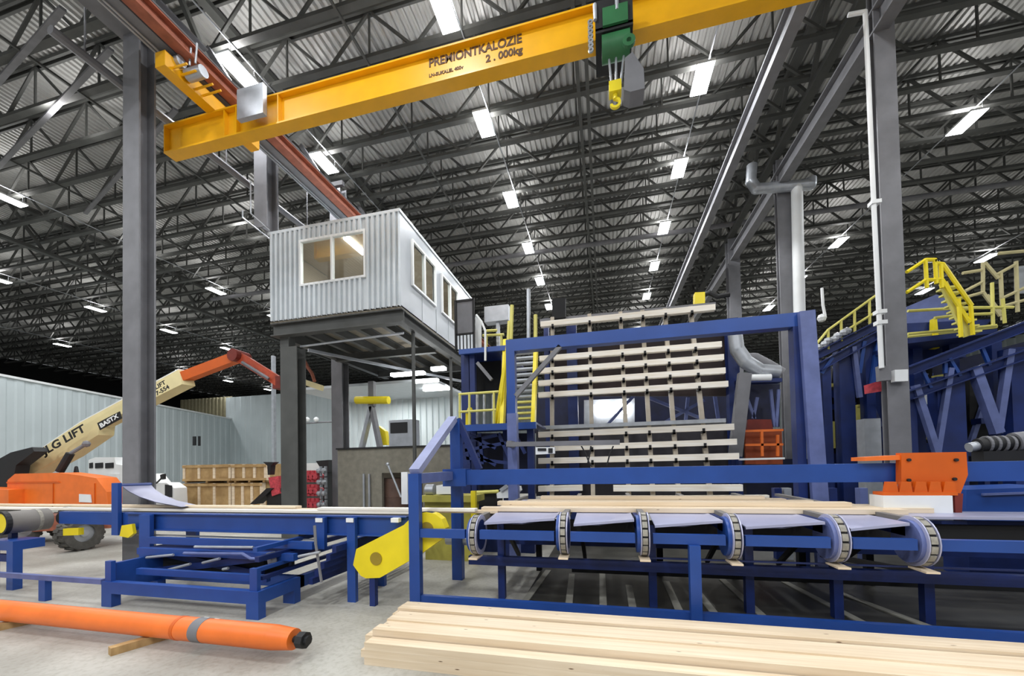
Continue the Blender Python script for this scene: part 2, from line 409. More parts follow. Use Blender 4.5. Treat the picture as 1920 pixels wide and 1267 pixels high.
# ------------------------------------------------------------------ crane runway, left
GX0, GX1 = CXL - 0.12, CXR + 0.08
tag(MB().box(GX0, GX1, 3.6, 7.4, 12.2, 12.24).box(GX0, GX1, 3.6, 7.4, 11.2, 11.25).box((GX0 + GX1) / 2 - .02, (GX0 + GX1) / 2 + .02, 3.6, 7.4, 11.25, 12.2).build('roof_beam', STEEL), 'deep dark roof beam over the head of the nearest left column', 'beam')
RZ = 10.35
def zx(px, py, z=RZ): return at(px, py, z=z).x
rx0, rx1 = zx(180, 0), zx(223, 0)
ox0, ox1 = zx(227, 0), zx(254, 0)
g = thing('crane_runway', 'grey and red-oxide crane runway running back from the left column past the cabin', 'crane rail', ((rx0 + ox1) / 2, 15, RZ))
MB().ibeam(((rx0 + rx1) / 2, 3.0, RZ + 0.32), ((rx0 + rx1) / 2, 30, RZ + 0.32), rx1 - rx0, 0.64, 0.04, 0.03).build('runway_beam', STEEL, g)
MB().ibeam(((ox0 + ox1) / 2, 3.0, RZ + 0.14), ((ox0 + ox1) / 2, 30, RZ + 0.14), ox1 - ox0, 0.28, 0.03, 0.03).build('rail_beam', RUST, g, label='red-oxide painted rail beam')
for dx in (0.08, 0.16):
    MB().tube((rx0 + dx, 3, RZ - 0.04), (rx0 + dx, 30, RZ - 0.04), 0.018, 6).build('conductor_bar', GALV, g)
for y in (4.5, 7.6, 10.7, 13.8, 16.9, 20):
    MB().box(rx0 - 0.5, ox1, y, y + 0.12, RZ + 0.64, RZ + 0.78).build('bracket', STEEL, g)
    MB().bar((rx0 + .1, y + .06, RZ + .7), (rx0 - .9, y + .06, 12.6), 0.12, 0.12).build('hanger', STEEL, g)
# lower tie beam left of the runway
tz = 10.3; a = at(267, 190, z=tz); b = at(493, 373, z=tz)
mt_ = MB().tube((a.x, a.y - 1.5, tz), (a.x, b.y + 6, tz), 0.09, 8)
for k in range(4): mt_.tube((a.x, a.y - 1 + 3 * k, tz), (a.x, a.y - 1 + 3 * k, 12.99), 0.015, 5)
tag(mt_.build('tie_pipe', STEEL), 'grey pipe running back just left of the crane runway', 'pipe')
# right-hand runway beams
def rb(px, py, lab, z=12.3, w=0.32, h=0.55):
    x = at(px, py, z=z).x
    tag(MB().ibeam((x, 3, z + h / 2), (x, 40, z + h / 2), w, h, 0.05, 0.04).build('long_roof_beam', STEEL), lab, 'beam')
rb(1420, 208, 'left of the two long grey beams running back under the roof right of the hoist', z=11.4, w=0.26)
rb(1541, 230, 'right of the two long grey beams running back, meeting the tall right column', z=11.4, w=0.3)

for i, (pa, pb) in enumerate((((118, 16), (-40, 195)), ((208, 92), (-20, 330)), ((330, 205), (160, 400)))):
    tag(MB().bar(at(*pa, z=12.95), at(*pb, z=12.95), 0.12, 0.07).build('roof_brace', STEEL), 'grey diagonal roof brace in the upper left, %s' % ('nearest the top corner', 'second from the top corner', 'just right of the left column')[i], 'brace')
# ------------------------------------------------------------------ high bay lights
LZ = 12.62
def make_light(x, y):
    t = thing('high_bay_light', 'l', 'ceiling light', (x, y, LZ), 'lights')
    MB().box(x - 0.23, x + 0.23, y - 0.48, y + 0.48, LZ, LZ + 0.06).build('housing', WHITE, t)
    MB().box(x - 0.215, x + 0.215, y - 0.465, y + 0.465, LZ - 0.02, LZ - 0.0005).build('diffuser', EMIT, t)
    for dy in (-0.35, 0.35): MB().tube((x + .15, y + dy, LZ + 0.06), (x + .15, y + dy, BZ - 0.03), 0.008, 5).build('hanger', GALV, t)
    return t
lights = [
 (-3.4, [(8.35, 'cut by the top edge above the crane bridge'), (11.5, 'just below the middle of the crane bridge'), (15.1, 'second below the crane bridge left of the hoist'), (18.75, 'third below the crane bridge in the middle row'), (22.35, 'fourth below the crane bridge, right of the cabin'), (26.2, 'low in the middle row above the left end of the rack')]),
 (2.9, [(11.65, 'beside the crane hook on the right'), (15.05, 'second down in the row right of the hook'), (18.75, 'third down in the row right of the hook'), (22.3, 'fourth down in the row right of the hook'), (26.25, 'lowest in the row right of the hook, above the rack')]),
 (-9.25, [(8.3, 'above the left end of the crane bridge'), (11.6, 'right beside the orange rail under the crane bridge')]),
 (11.5, [(15.3, 'to the right of the widest right column'), (22.3, 'between the two nearer right columns'), (26.3, 'against the white pipe on the second right column'), (30.7, 'just above the tall blue portal corner'), (34.6, 'just below the portal beam at its right end')]),
 (20.3, [(26.2, 'at the upper right over the yellow stairs'), (30.4, 'in front of the yellow platform rails')]),
 (-22.2, [(10.05, 'highest at the left edge of the picture'), (14.5, 'touching the right side of the nearest left column'), (18.4, 'midway between the left column and the cabin'), (22.7, 'at the lower left corner of the cabin')]),
 (-32.0, [(14.15, 'second down at the left edge'), (18.4, 'left of the nearest column at mid height'), (22.8, 'right of the nearest column below its mid height'), (27.5, 'above the raised orange knuckle of the boom lift')]),
 (-43.6, [(18.7, 'third down at the left edge'), (22.9, 'lowest light left of the nearest column'), (32.3, 'above the joint of the cream and orange boom'), (37.6, 'under the orange boom'), (43.3, 'lowest of all, near the end of the orange boom')]),
]
proto = make_light(-3.4, 8.35); cache_kids(proto); first = True
LP = []
for x, ys in lights:
    for y, lab in ys:
        lb = 'long white high-bay light %s' % lab
        if first: proto['label'] = lb; proto['group'] = 'high bay lights'; first = False
        else: dup(proto, (x + 3.4, y - 8.35, 0), lb, 'high bay lights')
        LP.append((x, y))
KIDC.clear()
fill_spots = [(-15.8, 8.3), (-15.8, 14.5), (-15.8, 22.5), (5, 5), (-3.4, 3), (12, 5), (20, 12), (20, 20), (-9.25, 2), (-22, 4), (-3.4, -4), (8, -4), (-16, -3), (3, 33), (-12, 33), (3, 42)] + [(x_, y_) for x_ in (-16, -9, -3, 4, 11) for y_ in (-7, -11)]  # added lamps without bodies, many behind the camera, to brighten front faces
for i, (x, y) in enumerate(LP + fill_spots):
    ld = bpy.data.lights.new('high_bay_and_fill_lamp', 'AREA'); ld.shape = 'RECTANGLE'; ld.size = 0.4; ld.size_y = 0.9
    ld.energy = LIGHT_W * (1 if i < len(LP) else 1.6); ld.color = (0.96, 0.98, 1.0)
    lo = bpy.data.objects.new('high_bay_and_fill_lamp', ld); C.objects.link(lo); lo.location = (x, y, LZ - 0.05)
    # added upward fill lights that brighten the deck; the housings are closed
    lu = bpy.data.lights.new('deck_fill_uplight', 'AREA'); lu.shape = 'RECTANGLE'; lu.size = 0.3; lu.size_y = 0.8; lu.energy = UP_W; lu.color = (1, 0.98, 0.96)
    uo = bpy.data.objects.new('deck_fill_uplight', lu); C.objects.link(uo); uo.location = (x, y, LZ + 0.09); uo.rotation_euler = (PI, 0, 0)
# wires running along each row of lights
for x, y1, lab in ((-3.25, 28, 'thin pale conduit along the middle row of lights'), (3.05, 28, 'thin pale conduit along the row of lights right of the hook'), (11.65, 36, 'thin pale conduit along the row of lights behind the right columns'), (-9.1, 20, 'thin pale conduit right of the crane runway'), (-22.05, 26, 'thin pale conduit along the first row of lights left of the runway'), (-31.85, 30, 'thin pale conduit along the second row of lights left of the runway'), (20.45, 34, 'thin pale conduit along the outermost right row of lights'), (-43.45, 46, 'thin pale conduit along the outermost left row of lights')):
    tag(MB().tube((x, 3.5, BZ - 0.033), (x, y1, BZ - 0.033), 0.02, 6).build('light_conduit', GALV), lab, 'conduit')
# ================================================================== helpers that read sizes off the photograph
def pbar(name, m, parent, a, b, w, d=None, smooth=False):
    """square bar between two world points"""
    return MB().bar(a, b, w, d or w).build(name, m, parent)
def ppoly(pts, y): return [at(px, py, y=y) for px, py in pts]
def rotdir(dirv):
    d = Vector(dirv).normalized(); n = Vector((0, -1, 0)); n = (n - d * n.dot(d)).normalized(); u = n.cross(d)
    return Matrix((d, u, n)).transposed()
def rbox(name, m, parent, pxa, pyt, pyb, pxb, Y, depth, **k):
    x0, x1, z0, z1 = rc(pxa, pyt, pyb, pxb, Y)
    return MB().box(x0, x1, Y, Y + depth, z0, z1).build(name, m, parent, **k)
def rthing(name, label, cat, m, pxa, pyt, pyb, pxb, Y, depth, group=None, floor=False, toX=None):
    x0, x1, z0, z1 = rc(pxa, pyt, pyb, pxb, Y)
    if floor: z0 = 0
    if toX is not None: x1 = toX
    return tag(MB().box(x0, x1, Y, Y + depth, z0, z1).build(name, m), label, cat, group)
def px1(px, py, y): return at(px, py, y=y)

# ================================================================== CABIN ON ITS STEEL FRAME
cf = 9.3
cx0, cx1 = at(506, 500, y=cf).x, at(751, 500, y=cf).x
cz0, cz1 = 6.22, 8.74
cl = 6.0
cab = thing('site_cabin', 'white ribbed steel cabin with windows, raised on a grey steel frame', 'cabin', ((cx0 + cx1) / 2, cf + cl / 2, cz0))
wx0, wx1 = at(567, 490, y=cf).x, at(684, 480, y=cf).x; wz0, wz1 = 7.17, 8.36
m = MB()
for xa, xb, za, zb in ((cx0, wx0, cz0, cz1), (wx1, cx1, cz0, cz1), (wx0, wx1, cz0, wz0), (wx0, wx1, wz1, cz1)):
    m.corr((xa, cf, za), (1, 0, 0), xb - xa, (0, 0, 0), (0, 0, zb - za), (0, -1, 0), period=0.16, depth=0.07)
m.build('front_panel', CONT, cab)
# right side: flat sheet with two window holes
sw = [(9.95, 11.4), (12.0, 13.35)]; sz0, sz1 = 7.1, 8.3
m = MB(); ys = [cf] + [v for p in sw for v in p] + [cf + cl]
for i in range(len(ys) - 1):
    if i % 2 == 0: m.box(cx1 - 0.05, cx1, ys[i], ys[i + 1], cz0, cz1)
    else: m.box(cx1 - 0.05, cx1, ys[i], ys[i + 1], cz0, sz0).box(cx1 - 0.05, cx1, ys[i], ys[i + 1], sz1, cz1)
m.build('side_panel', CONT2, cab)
for k in range(1, 6): MB().box(cx1, cx1 + .012, cf + k - .02 + .25, cf + k + .02 + .25, cz0, sz0 - .1).build('seam', CONT2, cab)
MB().corr((cx0, cf + cl, cz0), (0, -1, 0), cl, (0, 0, 0), (0, 0, cz1 - cz0), (-1, 0, 0), period=0.165, depth=0.045).build('side_panel', CONT, cab)
MB().box(cx0, cx1, cf + cl - 0.05, cf + cl, cz0, cz1).build('rear_panel', CONT, cab)
MB().box(cx0 - 0.03, cx1 + 0.02, cf - 0.05, cf + cl, cz1, cz1 + 0.08).build('roof', CONT, cab)
MB().box(cx0, cx1, cf, cf + cl, cz0 - 0.04, cz0 + 0.04).build('floor_panel', BROWN, cab)
MB().box(cx0 + .06, cx1 - 0.06, cf + cl - .12, cf + cl - .06, cz0 + 0.05, cz1 - .1).build('rear_lining', LINING, cab)
MB().box(cx0 + .03, cx0 + .06, cf + .08, cf + cl - .1, cz0 + .05, cz1 - .1).build('side_lining', LINING, cab)
MB().box(cx0 + .08, cx1 - .08, cf + .08, cf + cl - .1, cz1 - .1, cz1 - .06).build('ceiling_lining', LINING, cab)
def winframe(ax, parent, a0, a1, z0, z1, pos, mull=0.5, t=0.06):
    m = MB()
    def bx(u0, u1, w0, w1, mm):
        if ax == 'y': mm.box(u0, u1, pos - 0.06, pos + 0.04, w0, w1)
        else: mm.box(pos - 0.05, pos + 0.05, u0, u1, w0, w1)
    for u0, u1, w0, w1 in ((a0 - t, a1 + t, z1, z1 + t), (a0 - t, a1 + t, z0 - t, z0), (a0 - t, a0, z0, z1), (a1, a1 + t, z0, z1)): bx(u0, u1, w0, w1, m)
    fr = m.build('window_frame', WHITE, parent)
    m = MB(); c = a0 + (a1 - a0) * mull; bx(c - t / 2, c + t / 2, z0, z1, m); m.build('mullion', WHITE, fr)
    for u0, u1 in ((a0, c - t / 2), (c + t / 2, a1)):
        m = MB()
        if ax == 'y': m.box(u0, u1, pos - 0.01, pos, z0, z1)
        else: m.box(pos - 0.005, pos + 0.005, u0, u1, z0, z1)
        m.build('pane', GLASS, fr)
winframe('y', cab, wx0, wx1, wz0, wz1, cf - 0.01, 0.5)
for a, b in sw: winframe('x', cab, a, b, sz0, sz1, cx1 + 0.01, 0.5)
MB().box(cx0 + 2.1, cx0 + 2.28, cf + .45, cf + 1.35, cz1 - 0.16, cz1 - 0.1).build('tube_light', EMIT, cab)
ld = bpy.data.lights.new('cabin_lamp', 'AREA'); ld.size = 0.8; ld.energy = 70; lo = bpy.data.objects.new('cabin_lamp', ld); C.objects.link(lo); lo.location = (cx0 + 2.2, cf + 1.5, cz1 - 0.2)
for y_ in (1.6, 4.2):
    ld = bpy.data.lights.new('cabin_fill_light', 'POINT'); ld.shadow_soft_size = .1; ld.energy = 30; lo = bpy.data.objects.new('cabin_fill_light', ld); C.objects.link(lo); lo.location = (cx0 + 2.6, cf + y_, cz0 + 1.0)  # added unseen fill lights that brighten the cabin interior
MB().box(cx0 + .9, cx0 + 1.9, cf + 1.2, cf + 1.9, cz0 + 0.05, cz0 + 1.15).build('desk', BROWN, cab)
# supporting frame
fr = thing('cabin_frame', 'grey steel platform frame and posts carrying the white cabin', 'steel frame', ((cx0 + cx1) / 2, cf + 2, 0))
fz1 = cz0 - 0.04; fz0 = fz1 - 0.36
MB().ibeam((cx0, cf + 0.12, (fz0 + fz1) / 2), (cx1 + 0.02, cf + 0.12, (fz0 + fz1) / 2), 0.24, fz1 - fz0, 0.03, 0.02).build('edge_beam', DSTEEL, fr)
for x in (cx0 + 0.12, cx1 - 0.1): MB().ibeam((x, cf + 0.24, (fz0 + fz1) / 2), (x, cf + cl, (fz0 + fz1) / 2), 0.2, fz1 - fz0, 0.03, 0.02).build('edge_beam', DSTEEL, fr)
for i in range(1, 5):
    x = cx0 + (cx1 - cx0) * i / 5
    MB().ibeam((x, cf + 0.24, fz1 - .13), (x, cf + cl, fz1 - .13), 0.14, 0.24, 0.02, 0.02).build('floor_joist', DSTEEL, fr)
for y in (cf + 2.6, cf + 5.2): MB().ibeam((cx0 + .2, y, fz0 + 0.02), (cx1 - 0.2, y, fz0 + 0.02), 0.16, 0.24, 0.02, 0.02).build('cross_beam', DSTEEL, fr)
xa, xb = at(526, 760, y=9.45).x, at(557, 760, y=9.45).x
p = MB(); p.box(xa, xb, 9.45, 9.48, 0, fz0 - .3).box(xa, xb, 9.77, 9.8, 0, fz0 - .3).box((xa + xb) / 2 - .015, (xa + xb) / 2 + .015, 9.48, 9.77, 0, fz0 - .3); p.build('post', DSTEEL, fr)
MB().box(xa - .05, xa + .25, 9.5, 9.75, fz0 - .3, fz0).build('post_cap', DSTEEL, fr)
for px, y in ((776, 9.5), (846, 9.5 + 3.0)):
    q = at(px, 740, x=cx1 - .1)
    MB().tube((cx1 - .1, q.y, 0), (cx1 - .1, q.y, fz0), 0.055, 8).build('round_post', DSTEEL, fr, smooth=True)
MB().tube((xb, 9.6, fz0 - .28), (cx1 - .1, 9.6, fz0 - .2), 0.03, 6).build('tie_rod', GALV, fr)
MB().bar((xb, 9.9, fz0 - .3), (cx1 - .3, 14.5, fz0 - .5), 0.08, 0.08).build('cable_tray', GALV, fr)
# hooks hanging left of the cabin
tag(MB().pipe([at(455, 395, y=8.9), at(455, 408, y=8.9), at(505, 447, y=9.2)], 0.02, 6).pipe([at(470, 340, y=8.9), at(470, 400, y=8.9), at(505, 432, y=9.2)], 0.02, 6).build('conduit_run', GALV), 'pair of thin pale conduits bending into the upper left corner of the cabin', 'conduit')

# ================================================================== CRANE BRIDGE
by = 6.9
bx0 = at(320, 262, y=by).x; bz0, bz1 = 9.27, 9.93
br = thing('crane_bridge', 'long yellow overhead crane girder with dark lettering crossing the top of the hall', 'crane', (0, by, bz0))
MB().ibeam((bx0, by, (bz0 + bz1) / 2), (8.5, by, (bz0 + bz1) / 2), 0.27, bz1 - bz0, 0.035, 0.06).build('girder', CRANE, br)
MB().box(bx0 - 0.02, bx0, by - 0.135, by + 0.135, bz0, bz1).build('end_plate', CRANE, br)
for px in (430, 452, 530):
    x = at(px, 220, y=by).x; MB().box(x - .012, x + .012, by - 0.13, by + .13, bz0 + .035, bz1 - .035).build('stiffener', CRANE, br)
tx = (rx0 + rx1) / 2
et = MB().box(tx - 0.05, tx + 0.2, by - 1.15, by + 1.0, bz1, bz1 + 0.3).build('end_truck', CRANE, br)
for dy in (-0.9, 0.75):
    MB().tube((tx - 0.1, by + dy, bz1 + 0.3), (tx + 0.28, by + dy, bz1 + 0.3), 0.1, 14).build('wheel', GALV, et, smooth=True)
MB().tube((tx + 0.25, by - 0.75, bz1 + .15), (tx + 0.65, by - 0.75, bz1 + .15), 0.11, 12).build('drive_motor', GALV, et, smooth=True)
for i, dy in enumerate((-1.0, -.85, -.7, -.55, -.4)):
    MB().tube((tx + 0.2, by + dy, bz1 + 0.08), (tx + 0.55 + .03 * i, by + dy, bz1 + 0.08), 0.022, 6).build('bumper_rod', CRANE, et)
m = MB()
for dx, dz in ((.2, .35), (.35, .45), (.5, .4)): m.tube((tx + dx, by - .8, bz1 + .3), (tx + dx + .05, by - .8, bz1 + .3 + dz), 0.02, 6)
m.build('collector_arms', GALV, br, kind='stuff')
a = at(444, 168, y=by - .35); b = at(493, 215, y=by - .35)
MB().box(a.x, b.x, by - .35, by - .25, b.z + .05, a.z).build('control_cabinet', GALV, br, label='grey control cabinet')
q = at(803, 135, y=by - .06)
sl = 0.0
text('lettering', 'PREMIONTKALOZIE', 0.23, LETT, br, (q.x, by - .034, 9.7), rotxz(0), sx=0.9)
text('lettering', '2 . 000kg', 0.19, LETT, br, (at(912, 130, y=by).x, by - .034, 9.5), rotxz(0), sx=1.0)
text('lettering', 'LN-SUKALEL 400v', 0.09, LETT, br, (q.x, by - .034, 9.5), rotxz(0))
# hoist
hx = at(1150, 80, y=by).x
ho = thing('chain_hoist', 'green electric chain hoist under the crane girder with grey chain bag', 'hoist', (hx, by, 8.7))
MB().box(hx - .3, hx + .3, by - .38, by - .24, bz0 - .12, bz0 + .38).box(hx - .3, hx + .3, by + .24, by + .38, bz0 - .12, bz0 + .38).box(hx - .3, hx + .3, by - .38, by + .38, bz0 - .16, bz0 - .08).build('trolley_frame', BLACK, ho)
for dx in (-.2, .2):
    for s in (-1, 1): MB().tube((hx + dx, by + s * .24, bz0 + .1), (hx + dx, by + s * .08, bz0 + .1), .065, 12).build('trolley_wheel', BLACK, ho, smooth=True)
MB().box(hx - .18, hx + .22, by - .42, by - .05, bz0 - .1, bz0 + .2).build('gearbox', GREEN, ho)
MB().tube((hx - .2, by - .2, bz0 - .28), (hx + .25, by - .2, bz0 - .28), .19, 16).build('motor', GREEN, ho, smooth=True)
MB().ring((hx + .22, by - .45, bz0 - .5), .04, .1, -.03, .03, 14, axis='y').build('chain_guide', GREEN, ho)
MB().tube((hx - .3, by - .4, bz0 + .05), (hx - .3, by - .4, bz0 + .32), .03, 8).build('guide_roller', GALV, ho)
MB().tube((hx + .05, by - .4, bz0 + .12), (hx + .05, by - .4, bz0 + .4), .03, 8).build('guide_roller', GALV, ho)
for dx in (-.09, .03, .16): MB().tube((hx + dx, by - .2, bz0 - .4), (hx + dx * .6, by - .2, 8.35), .02, 6).build('chain', GALV, ho)
m = MB().prism([at(x_, y_, y=by - .45) for x_, y_ in ((1172, 108), (1186, 97), (1207, 128), (1209, 165), (1182, 172), (1170, 168))], (0, .3, 0)); m.build('chain_bag', STEEL, ho)
for k in range(7): MB().ring((hx - .38, by - .3, bz0 + .15 - k * .08), .02, .045, -.015, .015, 8, axis='y').build('festoon_loop', GALV, ho)
hb = MB().box(hx - .1, hx + .1, by - .28, by - .12, 8.18, 8.36).build('hook_block', YEL, ho)
MB().tube((hx, by - .2, 8.18), (hx, by - .2, 8.1), .04, 8).build('swivel', YEL, hb)
MB().ring((hx, by - .2, 8.03), .05, .09, -.025, .025, 16, -PI * .95, PI * .5, axis='y').build('hook', YEL, hb)

# ================================================================== FENCE AND GUARD RAIL
FY = 4.9
x0, x1, _, zt_ = rc(765, 888, 1145, 786, FY); pw = (x1 - x0)
fen = thing('guard_rail', 'blue square-tube guard rail with two posts in front of the chain conveyor', 'railing', (x0, FY, 0))
MB().box(x0, x1, FY, FY + .1, 0, zt_).build('post', BLUE, fen)
xm0, xm1, _, zm = rc(1292, 1003, 1195, 1316, FY - .04)
MB().box(xm0, xm1, FY - .04, FY + .06, 0, at(1300, 1022, y=FY).z).build('post', BLUE, fen)
_, _, rl0, rl1 = rc(786, 992, 1008, 900, FY)
PULL = [(889, 1006, 4.95), (1057, 1003, 4.95), (1210, 1005, 4.95), (1381, 1010, 4.95), (1579, 1014, 4.95), (1743, 1020, 4.95)]
PR = 0.255; pxs = [at(p[0], p[1], y=p[2]).x for p in PULL]
segs = []; s0 = x1
for xx in pxs: segs.append((s0, xx - 0.12)); s0 = xx + 0.085
segs.append((s0, 9.0))
for a, b in segs: MB().box(a, b, FY + .02, FY + .09, rl0, rl1).build('middle_rail', BLUE, fen)
_, _, q0, q1 = rc(786, 1117, 1134, 900, FY)
MB().box(x1, 9, FY + .02, FY + .09, q0, q1).build('bottom_rail', BLUE, fen)
YB = at(850, 893, x=x1).y
gz0, gz1 = zt_ - .14, zt_
MB().box(x0, x1, FY + .1, YB, gz0, gz1).build('return_rail', LBLUE, fen)  # side light put into this blue rail's paler colour
# main beam with gable brace
XB0 = at(837, 893, y=YB).x
mb = thing('conveyor_beam', 'long blue box beam carrying the orange carriage, with a triangular brace at its left end', 'beam', (XB0, YB, 0))
_, _, bz_0, bz_1 = rc(876, 881, 909, 1000, YB)
MB().box(XB0, 10.5, YB + .02, YB + .27, bz_0, bz_1).build('box_beam', BLUE, mb)
px_a, px_b = at(833, 900, y=YB).x, at(852, 900, y=YB).x
zap = at(842, 782, y=YB).z
MB().box(px_a, px_b, YB + .28, YB + .42, 0, zap).build('post', BLUE, mb)
MB().bar((x0 + .07, FY + .06, zt_ + .02), (px_a + .07, YB + .25, zap), .15, .1).build('brace', LLB, mb)
MB().bar((px_b - .05, YB + .33, zap), (at(888, 886, y=YB).x, YB + .33, bz_1), .09, .1).build('brace', DBLUE, mb)
MB().box(px_a - .02, at(874, 900, y=YB).x, YB - .02, YB + .3, bz_0 - .02, bz_1 + .02).build('sleeve', BLUE, mb)
for X_ in (9.5,): MB().box(X_, X_ + .15, YB + .28, YB + .43, 0, bz_1 - .02).build('post', DBLUE, mb)
# orange carriage
ca = thing('lift_carriage', 'orange steel carriage with white block clamped on the blue beam at the right', 'carriage', (at(1745, 900, y=YB).x, YB, 1.5))
MB().prism(ppoly([(1690, 849), (1812, 847), (1815, 890), (1800, 928), (1690, 908)], YB - .12), (0, .1, 0)).build('face_plate', ORG2, ca)
MB().prism(ppoly([(1622, 857), (1690, 853), (1690, 862), (1622, 864)], YB - .1), (0, .3, 0)).build('wing_plate', ORG, ca)
for px in (1663, 1690, 1718, 1745, 1772): MB().prism(ppoly([(px, 903), (px + 18, 903), (px + 22, 925), (px - 4, 925)], YB - .2), (0, .05, 0)).build('rib', ORG2, ca)
for px, py in ((1706, 862), (1795, 862), (1706, 900), (1792, 898)): MB().tube(at(px, py, y=YB - .15), at(px, py, y=YB - .15) + Vector((0, .04, 0)), .02, 8).build('bolt', BLACK, ca)
MB().box(at(1656, 930, y=YB - .22).x, at(1796, 920, y=YB - .22).x, YB - .22, YB - .02, at(1720, 926, y=YB).z, at(1720, 920, y=YB).z).build('bottom_plate', ORG2, ca)
MB().box(at(1656, 930, y=YB - .25).x, at(1786, 930, y=YB - .25).x, YB - .25, YB + .02, at(1720, 970, y=YB).z, at(1720, 926, y=YB).z - .001).build('wear_block', WHITE, ca)
MB().prism(ppoly([(1790, 925), (1806, 925), (1803, 975), (1792, 975)], YB - .2), (0, .1, 0)).build('leg_plate', DRED, ca)

# ================================================================== CHAIN TRANSFER TABLE
tt = thing('chain_transfer_table', 'blue transfer table with chain pulleys in a row along its front edge', 'conveyor', (2, 6, 0))
zc = at(1300, 985, y=5.0).z + 0.02
for i, ((px, py, yy), xx) in enumerate(zip(PULL, pxs)):
    zc_ = at(px, py, y=yy).z; c = Vector((xx, yy + .18, zc_)); r = PR
    hub = MB().ring(c, .0, r - .025, -.095, -.045, 24).build('pulley_disc', LBLUE if i > 3 else BLUE, tt, smooth=True)
    MB().ring(c, .0, r - .03, .03, .045, 24).build('pulley_disc', DBLUE, tt, smooth=True)
    b_ = MB().ring(c, r - .06, r - .02, -.045, .03, 28).build('chain_belt', BLACK, tt)
    n = 16
    for k in range(n):
        t0 = 2 * PI * k / n; MB().ring(c, r - .02, r + .008, -.035, .022, 3, t0 + .05, t0 + 2 * PI / n - .05).build('chain_pad', CHAIN, b_)
    for dx in (-.055, .035): MB().ring(c, r - .05, r + .012, dx, dx + .012, 28).build('side_guide', LAV, b_)
    MB().box(xx - .095, xx - .045, c.y, 8.6, zc_ + .05, zc_ + r - .06).build('chain_arm', DBLUE, tt)
    MB().box(xx - .045, xx + .03, c.y + .1, 8.6, zc_ + r - .1, zc_ + r - .01).build('chain_track', BELT, tt)
    MB().box(xx - .07, xx + .05, yy - .05, yy + .2, zc_ - r - .04, zc_ - r - .02).build('shoe_plate', LUM, tt)
ZD = at(1300, 985, y=5.05).z
# deck plates between pulleys, with a raised right end
edges = pxs + [9.0]
for i in range(len(pxs)):
    a, b = edges[i] + .12, edges[i + 1] - .12
    bend = b - .42; z1 = ZD + .07; zl = ZD - .015 * i
    zl = ZD
    pts = [(a, zl), (bend, zl), (b, z1)] if i < 5 else [(a, zl), (b, zl)]
    m = MB(); vs = []; zf = ZD + .07
    n = len(pts)
    if i == 5: pts = [(a, zf), (b, zf)]
    for x_, z_ in pts: vs.append((x_, 5.02 if i < 5 else 5.55, z_))
    for x_, z_ in pts: vs.append((x_ + .0, 5.75, zf))
    fs = [(j, j + 1, n + j + 1, n + j) for j in range(n - 1)]
    m.add(vs, fs); m.add([(v[0], v[1], v[2] - .012) for v in vs], fs); m.add([vs[0]] + [vs[n - 1]] + [(vs[n - 1][0], vs[n - 1][1], vs[n - 1][2] - .03), (vs[0][0], vs[0][1], vs[0][2] - .03)], [(0, 1, 2, 3)])
    m.box(a, b, 5.75, 7.6 if i < 5 else 6.1, zf - .012, zf)
    m.build('deck_plate', LAV, tt)
_, _, a0, a1 = rc(872, 1040, 1056, 1000, 5.6)
MB().box(pxs[0] - .3, 9, 5.55, 5.65, a0, a1).build('cross_beam', DBLUE, tt)
MB().box(pxs[0] - .3, 9, 7.1, 7.25, a0, a1 + .05).build('cross_beam', DBLUE, tt)
MB().box(pxs[1], 9, 6.0, 6.1, .35, .47).build('lower_beam', DARK, tt)
MB().box(pxs[0] - .3, 9, 5.7, 5.8, ZD - .28, ZD - .05).build('cross_beam', DARK, tt)
for X_ in (pxs[0] + .12, pxs[2] + .1, pxs[3] + .3, pxs[4] + .25, pxs[5] + .4, 6.2, 7.8):
    MB().box(X_, X_ + .1, 5.66, 5.76, 0, ZD - .1).build('leg', DBLUE, tt); MB().box(X_ + .3, X_ + .4, 7.26, 7.36, 0, ZD - .1).build('leg', DARK, tt)
for i in range(6):
    MB().bar((pxs[i] + .15, 6.2, .9), (pxs[i] + .15, 7.0, .35), .06, .06).build('strut', BLACK, tt)
MB().tube((pxs[0], 6.3, .92), (8.5, 6.3, .92), .05, 12).build('drive_shaft', GALV, tt, smooth=True)
for i in range(5):
    MB().tube((pxs[i] + .5, 6.6, .8), (pxs[i] + .75, 6.6, .8), .1, 12).build('bearing', STEEL, tt, smooth=True)
MB().bar(at(1540, 1040, y=5.7), at(1745, 1075, y=5.7), .06, .06).build('diagonal_strut', BLACK, tt)
MB().box(pxs[2], 9.0, 5.2, 5.22, .78, .8).build('kick_strip', DBLUE, tt)
